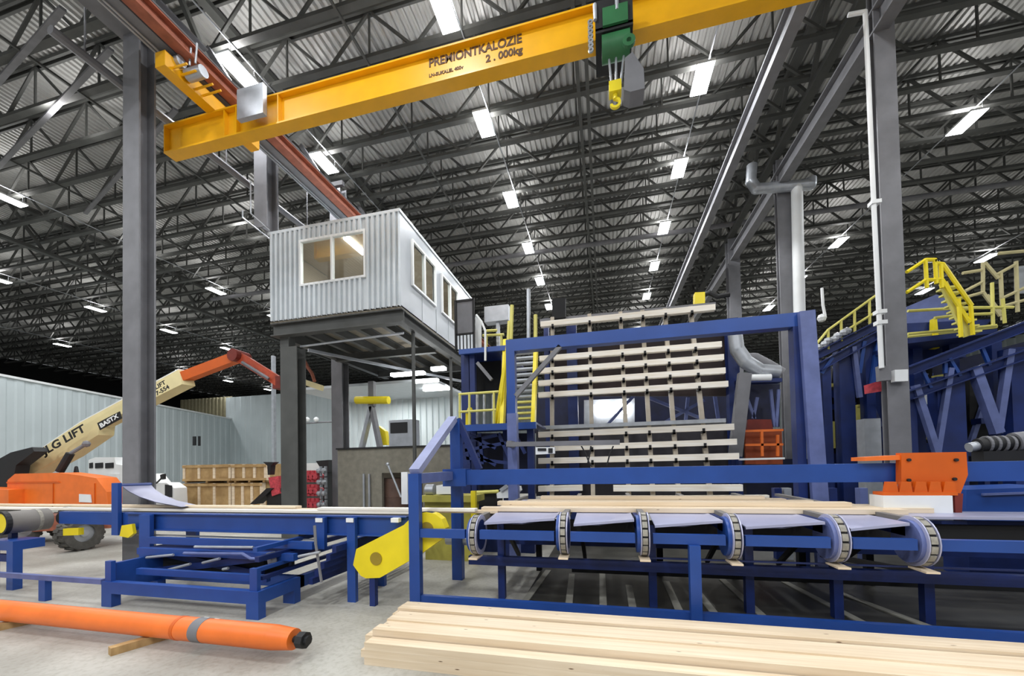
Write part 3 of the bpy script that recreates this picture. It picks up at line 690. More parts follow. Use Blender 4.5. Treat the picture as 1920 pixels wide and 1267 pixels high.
# dark floor sheet, table shade and dark floor in its colour; pale strips
tag(MB().box(-1.2, 9, 4.95, 10.5, 0, .012).build('floor_dark_sheet', mat('shaded_floor_dark', (52, 51, 46), 0.45, var=.3, scale=3)), 'dark floor sheet beneath the chain conveyor, with the table shade in its colour', 'floor sheet')
STRIP = mat('pale_strip', (150, 148, 138), .5, var=.15)
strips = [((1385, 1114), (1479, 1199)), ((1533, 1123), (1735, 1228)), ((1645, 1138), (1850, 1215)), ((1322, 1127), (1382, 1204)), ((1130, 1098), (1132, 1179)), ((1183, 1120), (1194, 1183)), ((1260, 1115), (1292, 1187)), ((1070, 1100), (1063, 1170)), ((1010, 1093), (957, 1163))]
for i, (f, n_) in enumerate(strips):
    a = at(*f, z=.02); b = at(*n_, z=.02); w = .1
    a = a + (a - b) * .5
    tag(MB().bar(a, b, w, .016).build('floor_strip', STRIP), 'pale flat strip under the table, %s' % ('fifth from the right', 'second from the right', 'farthest right', 'sixth from the right, left of the post foot', 'third from the left', 'fourth from the left', 'just left of the middle guard post', 'second from the left', 'farthest left')[i], 'floor strip', 'floor strips')

# lumber lying on the transfer table and conveyor
ZL = ZD + .07
zl_tab = []
tb = []
def board(x0, x1, y, z, w, h, m, lab, grp, sk=0):
    a = Vector((x0, y, z + h / 2)); b = Vector((x1, y + sk, z + h / 2))
    return tag(MB().bar(a, b, w, h).build('lumber_board', m), lab, 'board', grp)
tops = [(905, 1700, 5.72), (940, 1748, 5.9), (975, 1690, 6.07), (1000, 1640, 6.24), (1040, 1600, 6.41), (1065, 1560, 6.58)]
for i, (pa, pb, yy) in enumerate(tops):
    board(at(pa, 950, y=yy).x, at(pb, 950, y=yy).x, yy, ZL + .002, .15, .06, LUM, 'pale board lying across the chain conveyor, %s of the lowest layer' % ['nearest', 'second', 'third', 'fourth', 'fifth', 'farthest'][i], 'boards on the chain conveyor', .05)
for i, (pa, pb, yy) in enumerate([(935, 1590, 6.0), (990, 1520, 6.25), (1040, 1470, 6.5)]):
    board(at(pa, 940, y=yy).x, at(pb, 940, y=yy).x, yy, ZL + .065, .16, .06, LUM, 'pale board in the second layer on the chain conveyor, %s' % ['nearest', 'middle', 'farthest'][i], 'boards on the chain conveyor', .0)
board(at(1015, 935, y=6.35).x, at(1430, 935, y=6.35).x, 6.35, ZL + .128, .15, .05, LUM, 'topmost pale board on the chain conveyor', 'boards on the chain conveyor')

# ================================================================== LEFT CONVEYOR
LY = 5.25
_, _, l0, l1 = rc(500, 964, 999, 700, LY)
lx0 = at(240, 980, y=LY).x; lx1 = at(765, 980, y=LY).x; lxa = at(108, 975, y=LY).x
lc = thing('belt_conveyor', 'blue belt conveyor on the left carrying long pale boards', 'conveyor', ((lx0 + lx1) / 2, LY + .5, 0))
MB().box(lx0, lx1, LY, LY + .06, l0, l1).box(lx0, lx1, LY - .05, LY, l1 - .02, l1).box(lx0, lx1, LY - .05, LY, l0, l0 + .02).build('side_beam', BLUE, lc)
MB().box(lxa, lx0, LY + .02, LY + .1, l0 + .07, l1).build('nose_beam', BLUE, lc)
MB().box(lx0, lx1, LY + .6, LY + .66, l0, l1).build('side_beam', BLUE, lc)
MB().box(lxa - .1, lx1 + .2, LY + .1, LY + .6, l1 - .04, l1 + .005).build('belt', BLACK, lc)
MB().tube((lxa - .05, LY + .05, (l0 + l1) / 2 + .02), (lxa - .05, LY + .6, (l0 + l1) / 2 + .02), .1, 14).build('end_roller', BLACK, lc, smooth=True)
for px, w in ((268, 20), (655, 15)):
    xx0, xx1 = at(px, 1000, y=LY - .06).x, at(px + w, 1000, y=LY - .06).x
    MB().box(xx0, xx1, LY - .12, LY - .055, 0 if px > 600 else .35, l1 - .02).build('leg', BLUE, lc)
    MB().box(xx0, xx1, LY + .66, LY + .73, 0, l1 - .05).build('leg', BLUE, lc)
xx0, xx1 = at(597, 1000, y=LY - .06).x, at(613, 1000, y=LY - .06).x
MB().box(xx0, xx1, LY - .12, LY - .055, l0 - .2, l1 - .02).build('bracket', BLUE, lc)
for px in (218, 598, 655, 738):
    q = at(px, 970, y=LY - .06); MB().box(q.x, q.x + .12, LY - .14, LY - .125 if px != 738 else LY - .055, q.z - .06, q.z).build('tag_plate', WHITE, lc) if px != 218 else None
xx0, xx1 = at(214, 940, y=LY - .02).x, at(226, 940, y=LY - .02).x
MB().box(xx0, xx1, LY - .06, LY + .0, l0 - .1, at(220, 905, y=LY).z).build('upright', BLUE, lc)
q = at(232, 995, y=LY - .1); MB().prism(ppoly([(228, 985), (247, 982), (250, 1000), (240, 1008), (224, 1005)], LY - .12), (0, .05, 0)).build('guard_cover', YEL, lc)
MB().prism(ppoly([(118, 991), (147, 990), (147, 1003), (118, 1004)], LY), (0, .08, 0)).build('guard_cover', YEL, lc)
MB().box(lx0 + .2, lx1 - 1.5, LY + .0, LY + .05, l0 - .1, l0 - .08).build('return_guide', GALV, lc)
for k in range(7):
    xr = lx0 + .4 + k * .75; MB().tube((xr, LY + .07, l0 + .05), (xr, LY + .59, l0 + .05), .05, 10).build('roller', STEEL, lc, smooth=True)
# curved chute plate
cn = [(228, 910), (240, 920), (262, 931), (292, 941), (340, 950)]; cfp = [(283, 908), (292, 918), (308, 928), (332, 938), (372, 947)]
vs = [at(*p, y=LY + .12) for p in cn] + [at(*p, y=LY + .75) for p in cfp]
m = MB().add(vs, [(i, i + 1, 6 + i, 5 + i) for i in range(4)]).add([v - Vector((0, 0, .012)) for v in vs], [(i, i + 1, 6 + i, 5 + i) for i in range(4)])
ch = m.build('chute_plate', LAV, lc, smooth=True)
MB().tube(vs[0] + Vector((0, 0, .01)), vs[5] + Vector((0, 0, .01)), .025, 8).build('plate_edge', BLUE, ch)
MB().bar(at(226, 908, y=LY), at(283, 906, y=LY + .3), .05, .03).build('top_bar', LBLUE, lc)
# long boards on the left conveyor
zb = l1 + .006
for i, (pa, pb, yy, dz) in enumerate([(-40, 770, 5.5, 0), (-60, 935, 5.68, 0), (600, 1000, 5.5 + .0, .045), (-30, 560, 5.68, .045)]):
    board(at(pa, 950, y=yy).x, min(at(pb, 950, y=yy).x, pxs[0] - .15 if i != 1 else 99), yy, zb + dz, .14, .04, LUMW if i % 2 == 0 else LUM,
          ['long pale board along the near edge of the left belt conveyor', 'long pale board behind the first on the left belt conveyor', 'short pale board lying on top beside the yellow chain guard', 'upper pale board at the far left of the belt conveyor'][i], 'boards on the left conveyor')
# rubber roll on the far left
rx = at(10, 980, y=4.75).x
ro = thing('drum_pulley', 'grey lagged drum with yellow end guard at the left edge', 'drum', (rx, 5.4, .9))
rzc = at(10, 980, y=4.75).z
yend = at(88, 977, x=rx).y
MB().tube((rx, 4.75, rzc), (rx, yend, rzc), .2, 28).build('drum', BELT, ro, smooth=True)
for k in range(2):
    yk = 5.1 + k * .45; MB().ring((rx, yk, rzc), .199, .206, 0, .05, 24, axis='y').build('lagging_band', CHAIN, ro)
MB().ring((rx, 4.7, rzc), 0, .175, 0, .04, 20, axis='y').build('end_guard', YEL, ro)
MB().ring((rx, 4.68, rzc), .175, .21, 0, .07, 20, axis='y').build('end_ring', BLACK, ro)
for y_ in (4.85,): MB().box(rx - .15, rx - .05, y_, y_ + .08, 0, rzc - .16).build('stand', DBLUE, ro)

# ================================================================== YELLOW CHAIN GUARD
GY = 5.02
out = [(662, 1059), (668, 1029), (757, 984), (768, 973), (782, 963), (798, 960), (815, 963), (828, 973), (835, 990), (829, 1010), (785, 1041), (712, 1083), (686, 1084), (676, 1079)]
gd = thing('chain_guard', 'bright yellow slanted chain guard with a round hub behind the left post', 'guard', at(740, 1030, y=GY + .05))
MB().prism(ppoly(out, GY), (0, .14, 0)).build('cover', YEL, gd)
c = at(705, 1047, y=GY - .005); MB().ring(c, 0, .092, -.008, .004, 24, axis='y').build('hub_cap', mat('ochre', (150, 128, 36), .5), gd)
c = at(800, 992, y=GY - .005); MB().ring(c, 0, .1, -.008, .004, 24, axis='y').build('hub_cap', MATS['ochre'], gd)
MB().ring(at(798, 994, y=GY), .235, .255, .02, .13, 20, -PI * .1, PI * .75, axis='y').build('chain', BLACK, gd)
MB().box(at(690, 1000, y=GY).x, at(700, 1000, y=GY).x, GY + .02, GY + .1, 0, at(700, 1080, y=GY).z).build('stand', DBLUE, gd)

# ================================================================== SCISSOR LIFT TABLE
sl = thing('scissor_lift_table', 'blue scissor lift table on a low four-legged frame under the left conveyor', 'lift table', (-5.9, 4.7, 0))
SX0, SX1, _, sz1_ = rc(190, 1090, 1112, 484, 4.3)
szb = sz1_; sbt = sz1_ - .17
sY1 = 5.12
MB().box(SX0, SX1, 4.3, 4.4, sbt, szb).build('base_beam', BLUE, sl)
MB().box(SX0, SX1, sY1 - .08, sY1, sbt, szb).build('base_beam', BLUE, sl)
for x_ in (SX0, SX1 - .1): MB().box(x_, x_ + .1, 4.4, sY1 + (1.2 if x_ > -5.5 else 0), sbt, szb).build('base_beam', BLUE, sl)
for x_ in (SX0, SX1 - .2):
    for y_ in (4.3, sY1 - .2): MB().box(x_, x_ + .2, y_, y_ + .12, 0, sbt).build('leg', BLUE, sl)
for x_ in (SX0 + .04, SX1 - .16): MB().box(x_, x_ + .12, 4.32, 4.38, szb, szb + .3).build('corner_upright', BLUE, sl)
z_ = szb
MB().box(SX0 + .3, SX1 - .12, 4.55, 4.62, z_ + .05, z_ + .14).build('inner_rail', BLUE, sl)
MB().box(SX0 + .02, SX0 + .1, 4.42, sY1, z_, z_ + .25).build('side_plate', BLUE, sl)
for k, (zz, ww) in enumerate(((.12, .05), (.24, .05), (.36, .07), (.5, .06))):
    MB().box(SX1 - .12 - .03 * k, SX1 - .05 - .03 * k, 4.42, 7.4, szb + zz, szb + zz + ww).build('slide_rail', BLUE if k % 2 else DBLUE, sl)
_, _, u0, u1 = rc(280, 1007, 1019, 500, 4.95)
ux0, ux1 = at(276, 1010, y=4.95).x, at(585, 1010, y=4.95).x
MB().box(ux0, ux1, 4.95, 5.03, u0, u1).build('top_beam', BLUE, sl)
_, _, v0, v1 = rc(280, 1028, 1040, 500, 4.8)
MB().box(ux0, at(550, 1030, y=4.8).x, 4.8, 4.88, v0, v1).build('platform_edge', BLUE, sl)
MB().box(ux0 + .1, at(545, 1030, y=4.9).x, 4.88, 5.6, v0 + .03, v1).build('platform', DBLUE, sl)
MB().box(ux0 + .3, ux1 - .9, 4.98, 5.6, szb + .0, v0).build('lift_core', DARK, sl)
for xa_, xb_ in ((ux0 + .3, ux1 - .9), (ux1 - .9, ux0 + .3)):
    MB().bar((xa_, 4.86 if xa_ < xb_ else 4.97, szb + .02), (xb_, 4.86 if xa_ < xb_ else 4.97, v0), .06, .1).build('scissor_arm', DBLUE, sl)
    MB().bar((xa_, 5.5, szb + .02), (xb_, 5.5, v0), .06, .1).build('scissor_arm', DBLUE, sl)
for pa, pb in (((365, 1025), (475, 1026)), ((315, 1068), (357, 1057)), ((380, 1055), (412, 1047)), ((418, 1067), (428, 1065)), ((275, 1045), (325, 1040)), ((560, 1043), (600, 1035))):
    MB().tube(at(*pa, y=4.74), at(*pb, y=4.74), .02, 8).build('hydraulic_pipe', GALV, sl, smooth=True)
MB().pipe([at(345, 1037, y=4.72), at(455, 1038, y=4.72), at(470, 1047, y=4.72), at(500, 1048, y=4.72)], .022, 8).build('hydraulic_line', LBLUE, sl, smooth=True)
MB().tube(at(508, 1035, y=4.72), at(512, 1062, y=4.72), .06, 10).build('cylinder', STEEL, sl, smooth=True)
tag(MB().pipe([at(590, 985, y=4.85), at(592, 1020, y=4.8), at(603, 1092, y=4.75)], .02, 6).build('hanging_hose', STEEL), 'dark hose hanging down at the right end of the lift table', 'hose')
# tangle of dark rails at the right of the lift table
for k in range(5):
    tag(MB().bar((SX1 + .3 + .1 * k, 4.9, .35 + .12 * k), (SX1 + .4 + .1 * k, 7.2, .35 + .12 * k), .07, .09).build('roller_frame_rail', DBLUE), ['lowest', 'second lowest', 'middle', 'second highest', 'highest'][k] + ' dark blue rail running back right of the lift table', 'rail', 'dark rails beside the lift table')
# low rail and box on the left
lr = thing('low_rail', 'low blue rail on a single post between the left edge and the lift table', 'railing', (at(80, 1100, y=4.3).x, 4.3, 0))
_, _, k0, k1 = rc(80, 1079, 1088, 100, 4.3)
MB().box(-12, SX0 - .01, 4.3, 4.36, k0, k1).build('rail', LBLUE, lr)
MB().box(at(72, 1100, y=4.3).x, at(84, 1100, y=4.3).x, 4.3, 4.38, 0, k0).build('post', BLUE, lr)
bxn = thing('drive_stand', 'blue steel stand cut off by the left edge above the low rail', 'stand', (at(0, 1040, y=4.6).x, 4.7, 0))
x0_, x1_, z0_, z1_ = rc(-30, 1013, 1030, 24, 4.6)
MB().box(x0_, x1_, 4.6, 5.0, z0_, z1_).build('top_box', BLUE, bxn)
MB().box(x1_ - .16, x1_, 4.6, 4.72, 0, z0_).build('leg', BLUE, bxn)
MB().box(x0_, x0_ + .16, 4.6, 4.72, 0, z0_).build('leg', BLUE, bxn)
MB().box(x0_ + .16, x1_ - .16, 4.62, 4.7, z0_ - .2, z0_ - .08).build('brace', DBLUE, bxn)

# ================================================================== ORANGE CYLINDER ON BLOCKS
cy = 3.5
q = at(330, 1176, y=cy); czc = q.z; r = .125
oc = thing('hydraulic_cylinder', 'long orange hydraulic cylinder lying on wooden blocks in the foreground', 'cylinder', (at(280, 1180, y=cy).x, cy, 0))
def cxp(px): return at(px, 1180, y=cy).x
MB().tube((-11, cy, czc), (cxp(338), cy, czc), r, 24).build('barrel', ORG, oc, smooth=True)
MB().tube((cxp(338), cy, czc), (cxp(344), cy, czc), r + .006, 24).build('collar_ring', ORG2, oc, smooth=True)
MB().tube((cxp(344), cy, czc), (cxp(372), cy, czc), r + .003, 24).build('end_sleeve', ORG, oc, smooth=True)
MB().tube((cxp(372), cy, czc), (cxp(390), cy, czc), r + .006, 24).build('label_band', STEEL, oc, smooth=True, label='grey paper label wrapped round it')
MB().tube((cxp(390), cy, czc), (cxp(515), cy, czc), r + .003, 24).build('end_sleeve', ORG, oc, smooth=True)
MB().tube((cxp(515), cy, czc), (cxp(552), cy, czc), r + .003, 24, r2=r * .85).build('tapered_end', ORG, oc, smooth=True)
m = MB().ring((cxp(401), cy, czc), r + .004, r + .007, -.03, .03, 6, .3, 1.3); m.build('white_sticker', WHITE, oc)
m = MB().ring((cxp(381), cy, czc), r + .007, r + .01, -.035, .035, 6, .3, 1.3); m.build('white_sticker', WHITE, oc)
MB().tube((cxp(552), cy, czc), (cxp(562), cy, czc), .035, 10).build('rod', BLACK, oc, smooth=True)
MB().tube((cxp(562), cy, czc), (cxp(574), cy, czc), .085, 8).tube((cxp(574), cy, czc), (cxp(579), cy, czc), .05, 8).build('rod_nut', BLACK, oc)
for px, lab in ((283, 'pale wooden block under the middle of the orange cylinder'), (22, 'pale wooden block under the orange cylinder at the left edge')):
    xx = at(px, 1200, y=cy).x
    tag(MB().bar((xx - .12, cy - .32, (czc - r) / 2), (xx + .1, cy + .3, (czc - r) / 2), .1, czc - r).build('wood_block', CRATE), lab, 'wood block', 'blocks under the cylinder')

# ================================================================== FOREGROUND LUMBER STACK
LS = []
wz = .143; hz = .074; ylm = 3.62
lefts = [[690, 686, 700, 716, 722, 735, 752], [684, 690, 700, 716, 725, 740, 756], [691, 692, 712, 728, 736, 742, 758], [690, 706, 722, 732, 744, 752, 760]]
lay = ['bottom', 'second', 'third', 'top']; pos = ['nearest', 'second', 'third', 'fourth', 'fifth', 'sixth', 'farthest']
for j in range(4):
    for i in range(7):
        yy = ylm + i * (wz + .004) + (.03 * ((j * 3 + i) % 3 - 1) * .3)
        zz = j * (hz + .001) + .001
        if j == 3 and i == 0: continue
        xl = at(lefts[j][i], 1200, y=yy).x
        hh = hz if j < 3 else (hz, hz * .95, hz * .6, hz * .85, hz * .6, hz, hz * .8)[i]
        board(xl, 6.6 + random.uniform(-.3, .3), yy, zz, wz - .004, hh, LUM, 'pale sawn board, %s in the %s layer of the foreground stack' % (pos[i], lay[j]), 'boards in the foreground stack', random.uniform(-.004, .004))
for px, py, rr in ((888, 1230, .014), (985, 1227, .018), (930, 1198, .012), (1017, 1208, .014), (975, 1174, .01), (1232, 1222, .012), (1305, 1240, .012)):
    pass

# ================================================================== TALL BLUE PORTAL
PY_ = 8.0
po = thing('portal_frame', 'tall blue steel portal standing in front of the plank rack', 'frame', (at(1230, 800, y=PY_).x, PY_, 0))
x0, x1, z0, z1 = rc(948, 637, 659, 964, PY_)
xr0, xr1 = at(1490, 700, y=PY_).x, at(1507, 700, y=PY_).x
xro = at(1508, 590, y=PY_).x + .18
MB().box(x0, xro, PY_, PY_ + .22, z0, z1).build('top_beam', BLUE, po)
MB().box(x0, x1, PY_, PY_ + .2, at(955, 775, y=PY_).z, z0).build('left_post', BLUE, po)
MB().box(x0 + .0, x1 + .02, PY_ - .02, PY_ + .18, 0, at(955, 775, y=PY_).z).build('left_post', LBLUE, po)
MB().box(xr0, xr1, PY_, PY_ + .2, 0, z0).build('right_post', DBLUE, po)
a = at(1511, 588, y=PY_ - .05); b = at(1535, 940, y=PY_ - .05)
MB().bar((a.x, PY_ - .06, z1 - .02), (b.x + .05, PY_ - .06, 0.02), .24, .1, (0, 1, 0)).build('slanted_leg', LBLUE, po)
MB().bar((xr1, PY_ + .08, 2.4), (b.x, PY_ + .04, 2.4), .08, .08).build('tie', BLUE, po)
a = at(966, 742, y=PY_); b = at(1050, 648, y=PY_)
MB().bar(a + Vector((0, .05, 0)), b + Vector((0, .05, 0)), .1, .09).build('knee_brace', STEEL, po, label='grey diagonal brace')
# long grey arm hanging in front of the rack
ar = thing('sensor_boom', 'long grey horizontal arm with a small white box in front of the rack', 'arm', at(1060, 832, y=7.6))
MB().bar(at(950, 833, y=7.6), at(1162, 829, y=7.6), .09, .09).build('arm', STEEL, ar)
MB().prism(ppoly([(1004, 838), (1040, 838), (1040, 850), (1004, 852)], 7.55), (0, .1, 0)).build('box', WHITE, ar)
MB().prism(ppoly([(1008, 840), (1024, 840), (1024, 845), (1008, 845)], 7.53), (0, .02, 0)).build('screen', BLACK, ar)
MB().prism(ppoly([(1028, 840), (1036, 840), (1036, 849), (1028, 849)], 7.53), (0, .02, 0)).build('screen', BLACK, ar)
for pts_ in ([(1090, 836), (1098, 850), (1104, 866), (1110, 875)], [(1108, 836), (1106, 850), (1102, 868)], [(1150, 836), (1143, 852), (1138, 872)]):
    MB().pipe([at(*p, y=7.6) for p in pts_], .015, 6).build('cable', BLACK, ar)
MB().box(at(950, 833, y=7.6).x - .0, at(958, 833, y=7.6).x, 7.62, 8.0, at(950, 838, y=7.6).z, at(950, 826, y=7.6).z).build('mount', STEEL, ar)

# ================================================================== RACK OF PLANKS
UPR = mat('rack_upright', (168, 158, 142), .5, var=.15)
rk = thing('plank_rack', 'tall steel rack of uprights holding rows of bright planks in the centre', 'rack', (at(1190, 800, y=11).x, 11.2, 0))
def RY(py): return 10.6 + (916 - py) / 340 * 1.3
ups = [((1036, 596), (1035, 925)), ((1105, 590), (1112, 925)), ((1163, 586), (1179, 925)), ((1204, 583), (1224, 925)), ((1246, 580), (1272, 925)), ((1294, 576), (1331, 925))]
for t_, b_ in ups:
    a = at(*t_, y=RY(t_[1]) + .14); b = at(*b_, y=RY(b_[1]) + .14)
    k = b + (b - a) * (b.z / (a.z - b.z)) if a.z > b.z else b
    u_ = MB().bar(a, k, .11, .12, (0, 1, 0)).build('upright', UPR, rk)
rows = [((1014, 609), (1340, 577), .16), ((1120, 642), (1248, 632), .1), ((1326, 625), (1348, 623), .1), ((1014, 652), (1044, 649), .1), ((1012, 673), (1352, 646), .15), ((1010, 696), (1356, 670), .15), ((1010, 719), (1359, 695), .15), ((1010, 741), (1364, 720), .15),
        ((1010, 815), (1375, 800), .155), ((1040, 840), (1380, 828), .15), ((1010, 864), (1384, 855), .16), ((1010, 916), (1092, 914), .15), ((1150, 915), (1391, 914), .16), ((990, 933), (1440, 930), .06)]
rl = ['top row above the blue portal beam', 'short piece just under the portal beam, middle', 'tiny piece under the portal beam at the right', 'tiny piece under the portal beam at the left', 'first full row below the portal beam', 'second row below the portal beam', 'third row below the portal beam', 'fourth row, just above the open gap', 'first row below the open gap', 'second row below the gap, behind the grey arm', 'third row below the gap, just above the long beam', 'left piece just below the long blue beam', 'right piece just below the long blue beam', 'thin lowest row behind the lumber on the table']
for (l_, r_, hgt), lb in zip(rows, rl):
    yy = RY((l_[1] + r_[1]) / 2) - .02
    a = at(*l_, y=yy); b = at(*r_, y=yy)
    tag(MB().bar(a, b, .16, hgt).build('plank', LUMW), 'bright plank on the rack, ' + lb, 'plank', 'planks on the rack')
lug = MB()
for (l_, r_, hgt) in rows[4:11] + rows[:1]:
    for t_, b_ in ups:
        f = (l_[1] - t_[1]) / (b_[1] - t_[1]); px = t_[0] + (b_[0] - t_[0]) * f; py = l_[1] + (r_[1] - l_[1]) * (px - l_[0]) / (r_[0] - l_[0])
        yy = RY((l_[1] + r_[1]) / 2); q = at(px, py, y=yy - .12)
        MB().box(q.x - .035, q.x + .035, yy - .14, yy + .1, q.z - hgt / 2 - .05, q.z - hgt / 2 - .005).box(q.x - .03, q.x + .03, yy - .14, yy - .11, q.z - hgt / 2 - .05, q.z - hgt / 2 + .07).build('hook', BLACK, rk)
a = at(1010, 802, y=RY(795) + .0); b = at(1360, 788, y=RY(795)); MB().bar(a, b, .1, .1).build('cross_rail', GALV, rk)
a = at(1010, 808, y=RY(795) + .1); b = at(1360, 795, y=RY(795) + .1); MB().bar(a, b, .1, .12).build('cross_rail', STEEL, rk)
# machinery behind the rack; dark sheets put in for the unlit interior
bk = thing('mill_housing', 'dark blue machine housing and columns seen behind the plank rack', 'machine', (at(1190, 800, y=13.4).x, 13.6, 0))
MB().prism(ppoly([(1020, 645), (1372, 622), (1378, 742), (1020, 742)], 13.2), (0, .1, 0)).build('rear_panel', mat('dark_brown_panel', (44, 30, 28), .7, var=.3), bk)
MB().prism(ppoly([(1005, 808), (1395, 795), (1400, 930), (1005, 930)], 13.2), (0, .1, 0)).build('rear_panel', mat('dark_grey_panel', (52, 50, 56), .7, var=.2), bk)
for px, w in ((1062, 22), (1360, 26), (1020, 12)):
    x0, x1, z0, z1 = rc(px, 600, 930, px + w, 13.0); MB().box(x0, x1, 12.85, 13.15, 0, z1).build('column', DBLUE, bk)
MB().prism(ppoly([(1000, 738), (1385, 715), (1390, 810), (1000, 812)], 17.2), (0, .1, 0)).build('dark_backdrop', mat('navy_void', (10, 18, 52), .6, var=.3), bk)
for py in (634,):
    MB().bar(at(1015, py + 6, y=12.7), at(1370, py - 22, y=12.7), .15, .2).build('head_beam', DBLUE, bk)
for (a_, b_) in (((1190, 740), (1140, 795)), ((1215, 745), (1330, 790)), ((1240, 795), (1320, 750)), ((1340, 740), (1348, 795)), ((1290, 745), (1285, 795))):
    MB().bar(at(*a_, y=14.2), at(*b_, y=14.2), .1, .1).build('brace', LBLUE, bk)
for i, (pa, py) in enumerate(((1117, 756), (1117, 768), (1155, 757), (1155, 769))):
    x0, x1, z0, z1 = rc(pa, py, py + 6, pa + 28, 16)
    tag(MB().box(x0, x1, 16, 16.2, z0, z1).build('work_light', EMIT), 'bright work light seen through the gap in the rack, %s' % ['upper left', 'lower left', 'upper right', 'lower right'][i], 'light', 'work lights behind the rack')
MB().prism(ppoly([(1095, 750), (1190, 746), (1190, 795), (1095, 797)], 16.3), (0, .1, 0)).build('pale_panel', GALV, bk)
# yellow lubricator and pipes at the top
tag(MB().prism(ppoly([(1303, 548), (1322, 547), (1322, 572), (1303, 573)], 12.4), (0, .25, 0)).build('gear_unit', YEL), 'small yellow gear unit on top of the rack at its right', 'motor')
tag(MB().pipe([at(1322, 552, y=12.45), at(1330, 549, y=12.45), at(1345, 556, y=12.45), at(1368, 552, y=12.45)], .07, 8).build('drive_unit', BLACK), 'dark cluttered drive unit beside the yellow gear unit', 'motor')
MB().prism(ppoly([(1035, 560), (1060, 558), (1060, 595), (1035, 598)], 12.0), (0, .2, 0)).build('switch_box', DARK, rk)
MB().prism(ppoly([(1012, 598), (1342, 566), (1342, 576), (1012, 608)], 12.1), (0, .12, 0)).build('head_rail', STEEL, rk)
tag(MB().tube(at(991, 542, y=9.8), at(991, 640, y=9.8), .05, 10).build('vent_pipe', GALV, smooth=True), 'bright vertical metal pipe above the left corner of the portal', 'pipe')
# ================================================================== STAIR TOWER LEFT OF THE RACK
def rail(name, lab, cat, m, polylines, Y, r=.03, posts=(), parent=None, group=None):
    """handrail tubes through photograph points on plane Y, with posts"""
    allp = [at(*p, y=Y) for pl in polylines for p in pl]
    t = thing(name, lab, cat, (sum(p.x for p in allp) / len(allp), Y, min(p.z for p in allp)), group)
    for i, pl in enumerate(polylines):
        MB().pipe([at(*p, y=Y) for p in pl], r, 6).build('top_rail' if i == 0 else 'mid_rail', m, t)
    for a, b in posts: MB().tube(at(*a, y=Y), at(*b, y=Y), r, 6).build('post', m, t)
    return t
SY = 9.0
st = thing('stair', 'yellow-sided stair with pale treads left of the plank rack', 'stairs', (at(985, 800, y=SY).x, SY + .6, at(985, 795, y=SY).z))
ntr = 14
for i in range(ntr):
    py = 794 - i * 10.3; yy = SY + .02 + i * .06
    a = at(963, py, y=yy); b = at(1000 if i > 5 else 997, py, y=yy)
    MB().box(a.x, b.x, yy, yy + .22, a.z - .03, a.z + .01).build('tread', PYEL if i < 5 else GALV, st)
MB().bar(at(1000, 798, y=SY), at(1005, 652, y=SY + .85), .09, .2, (0, 1, 0)).build('stringer', YEL, st)
MB().bar(at(942, 798, y=SY), at(948, 640, y=SY + .85), .09, .2, (0, 1, 0)).build('stringer', YEL, st)
rail('stair_handrail', 'yellow handrail rising at the left of the stair', 'railing', YEL, [[(934, 795), (952, 640)], [(928, 795), (945, 690)]], SY + .1, .04)
rail('ladder_rail', 'pale yellow posts above the portal beam at the stair head', 'railing', PYEL, [[(1004, 590), (1004, 634)], [(955, 602), (953, 640)], [(960, 572), (958, 636)]], SY + .9, .05)
tw = thing('stair_tower', 'dark blue stair tower and platforms between the cabin and the rack', 'platform', (at(905, 800, y=9.6).x, 10, 0))
for pxa, pyt, pyb, pxb, Y, d in ((860, 655, 664, 948, 9.6, 2.8), (858, 797, 809, 1005, 8.9, 1.6)):
    x0, x1, z0, z1 = rc(pxa, pyt, pyb, pxb, Y); MB().box(x0, x1, Y, Y + .1, z0, z1).build('platform_beam', BLUE, tw); MB().box(x0, x1, Y + .1, Y + d, z1 - .05, z1).build('platform_deck', DBLUE, tw)
for px, y_, w in ((864, 10.0, .22), (880, 9.8, .14), (940, 9.7, .12), (985, 9.3, .16)):
    q = at(px, 665, y=y_); MB().box(q.x, q.x + w, y_, y_ + w, 0, q.z if px < 950 else at(px, 800, y=y_).z).build('column', DBLUE, tw)
for a_, b_ in (((895, 680), (922, 712)), ((866, 830), (935, 815)), ((880, 815), (930, 840)), ((868, 845), (950, 830)), ((900, 812), (905, 870)), ((935, 812), (960, 870)), ((870, 858), (955, 868)), ((870, 812), (880, 870)), ((965, 812), (985, 850)), ((895, 850), (930, 872))):
    MB().bar(at(*a_, y=9.3), at(*b_, y=9.3), .08, .08).build('brace', DBLUE if a_[1] > 700 else STEEL, tw)
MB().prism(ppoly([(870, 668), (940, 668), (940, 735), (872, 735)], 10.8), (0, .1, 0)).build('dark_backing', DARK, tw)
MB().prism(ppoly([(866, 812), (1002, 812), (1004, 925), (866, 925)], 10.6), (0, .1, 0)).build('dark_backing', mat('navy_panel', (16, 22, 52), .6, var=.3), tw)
for px in (895, 908, 925): MB().tube(at(px, 740, y=9.2), at(px, 795, y=9.2), .035, 6).build('pipe', GALV, tw)
rail('platform_rail', 'pale yellow rail around the lower platform of the stair tower', 'railing', PYEL, [[(860, 739), (935, 734)], [(860, 772), (930, 768)]], 8.95, .03, [((862, 739), (862, 797)), ((880, 738), (880, 797)), ((926, 735), (926, 797))])
tag(MB().ball(at(881, 768, y=9.1), .07).tube(at(878, 775, y=9.1), at(878, 797, y=9.1), .07).build('valve_unit', YEL), 'small yellow valve unit on the lower platform', 'valve')
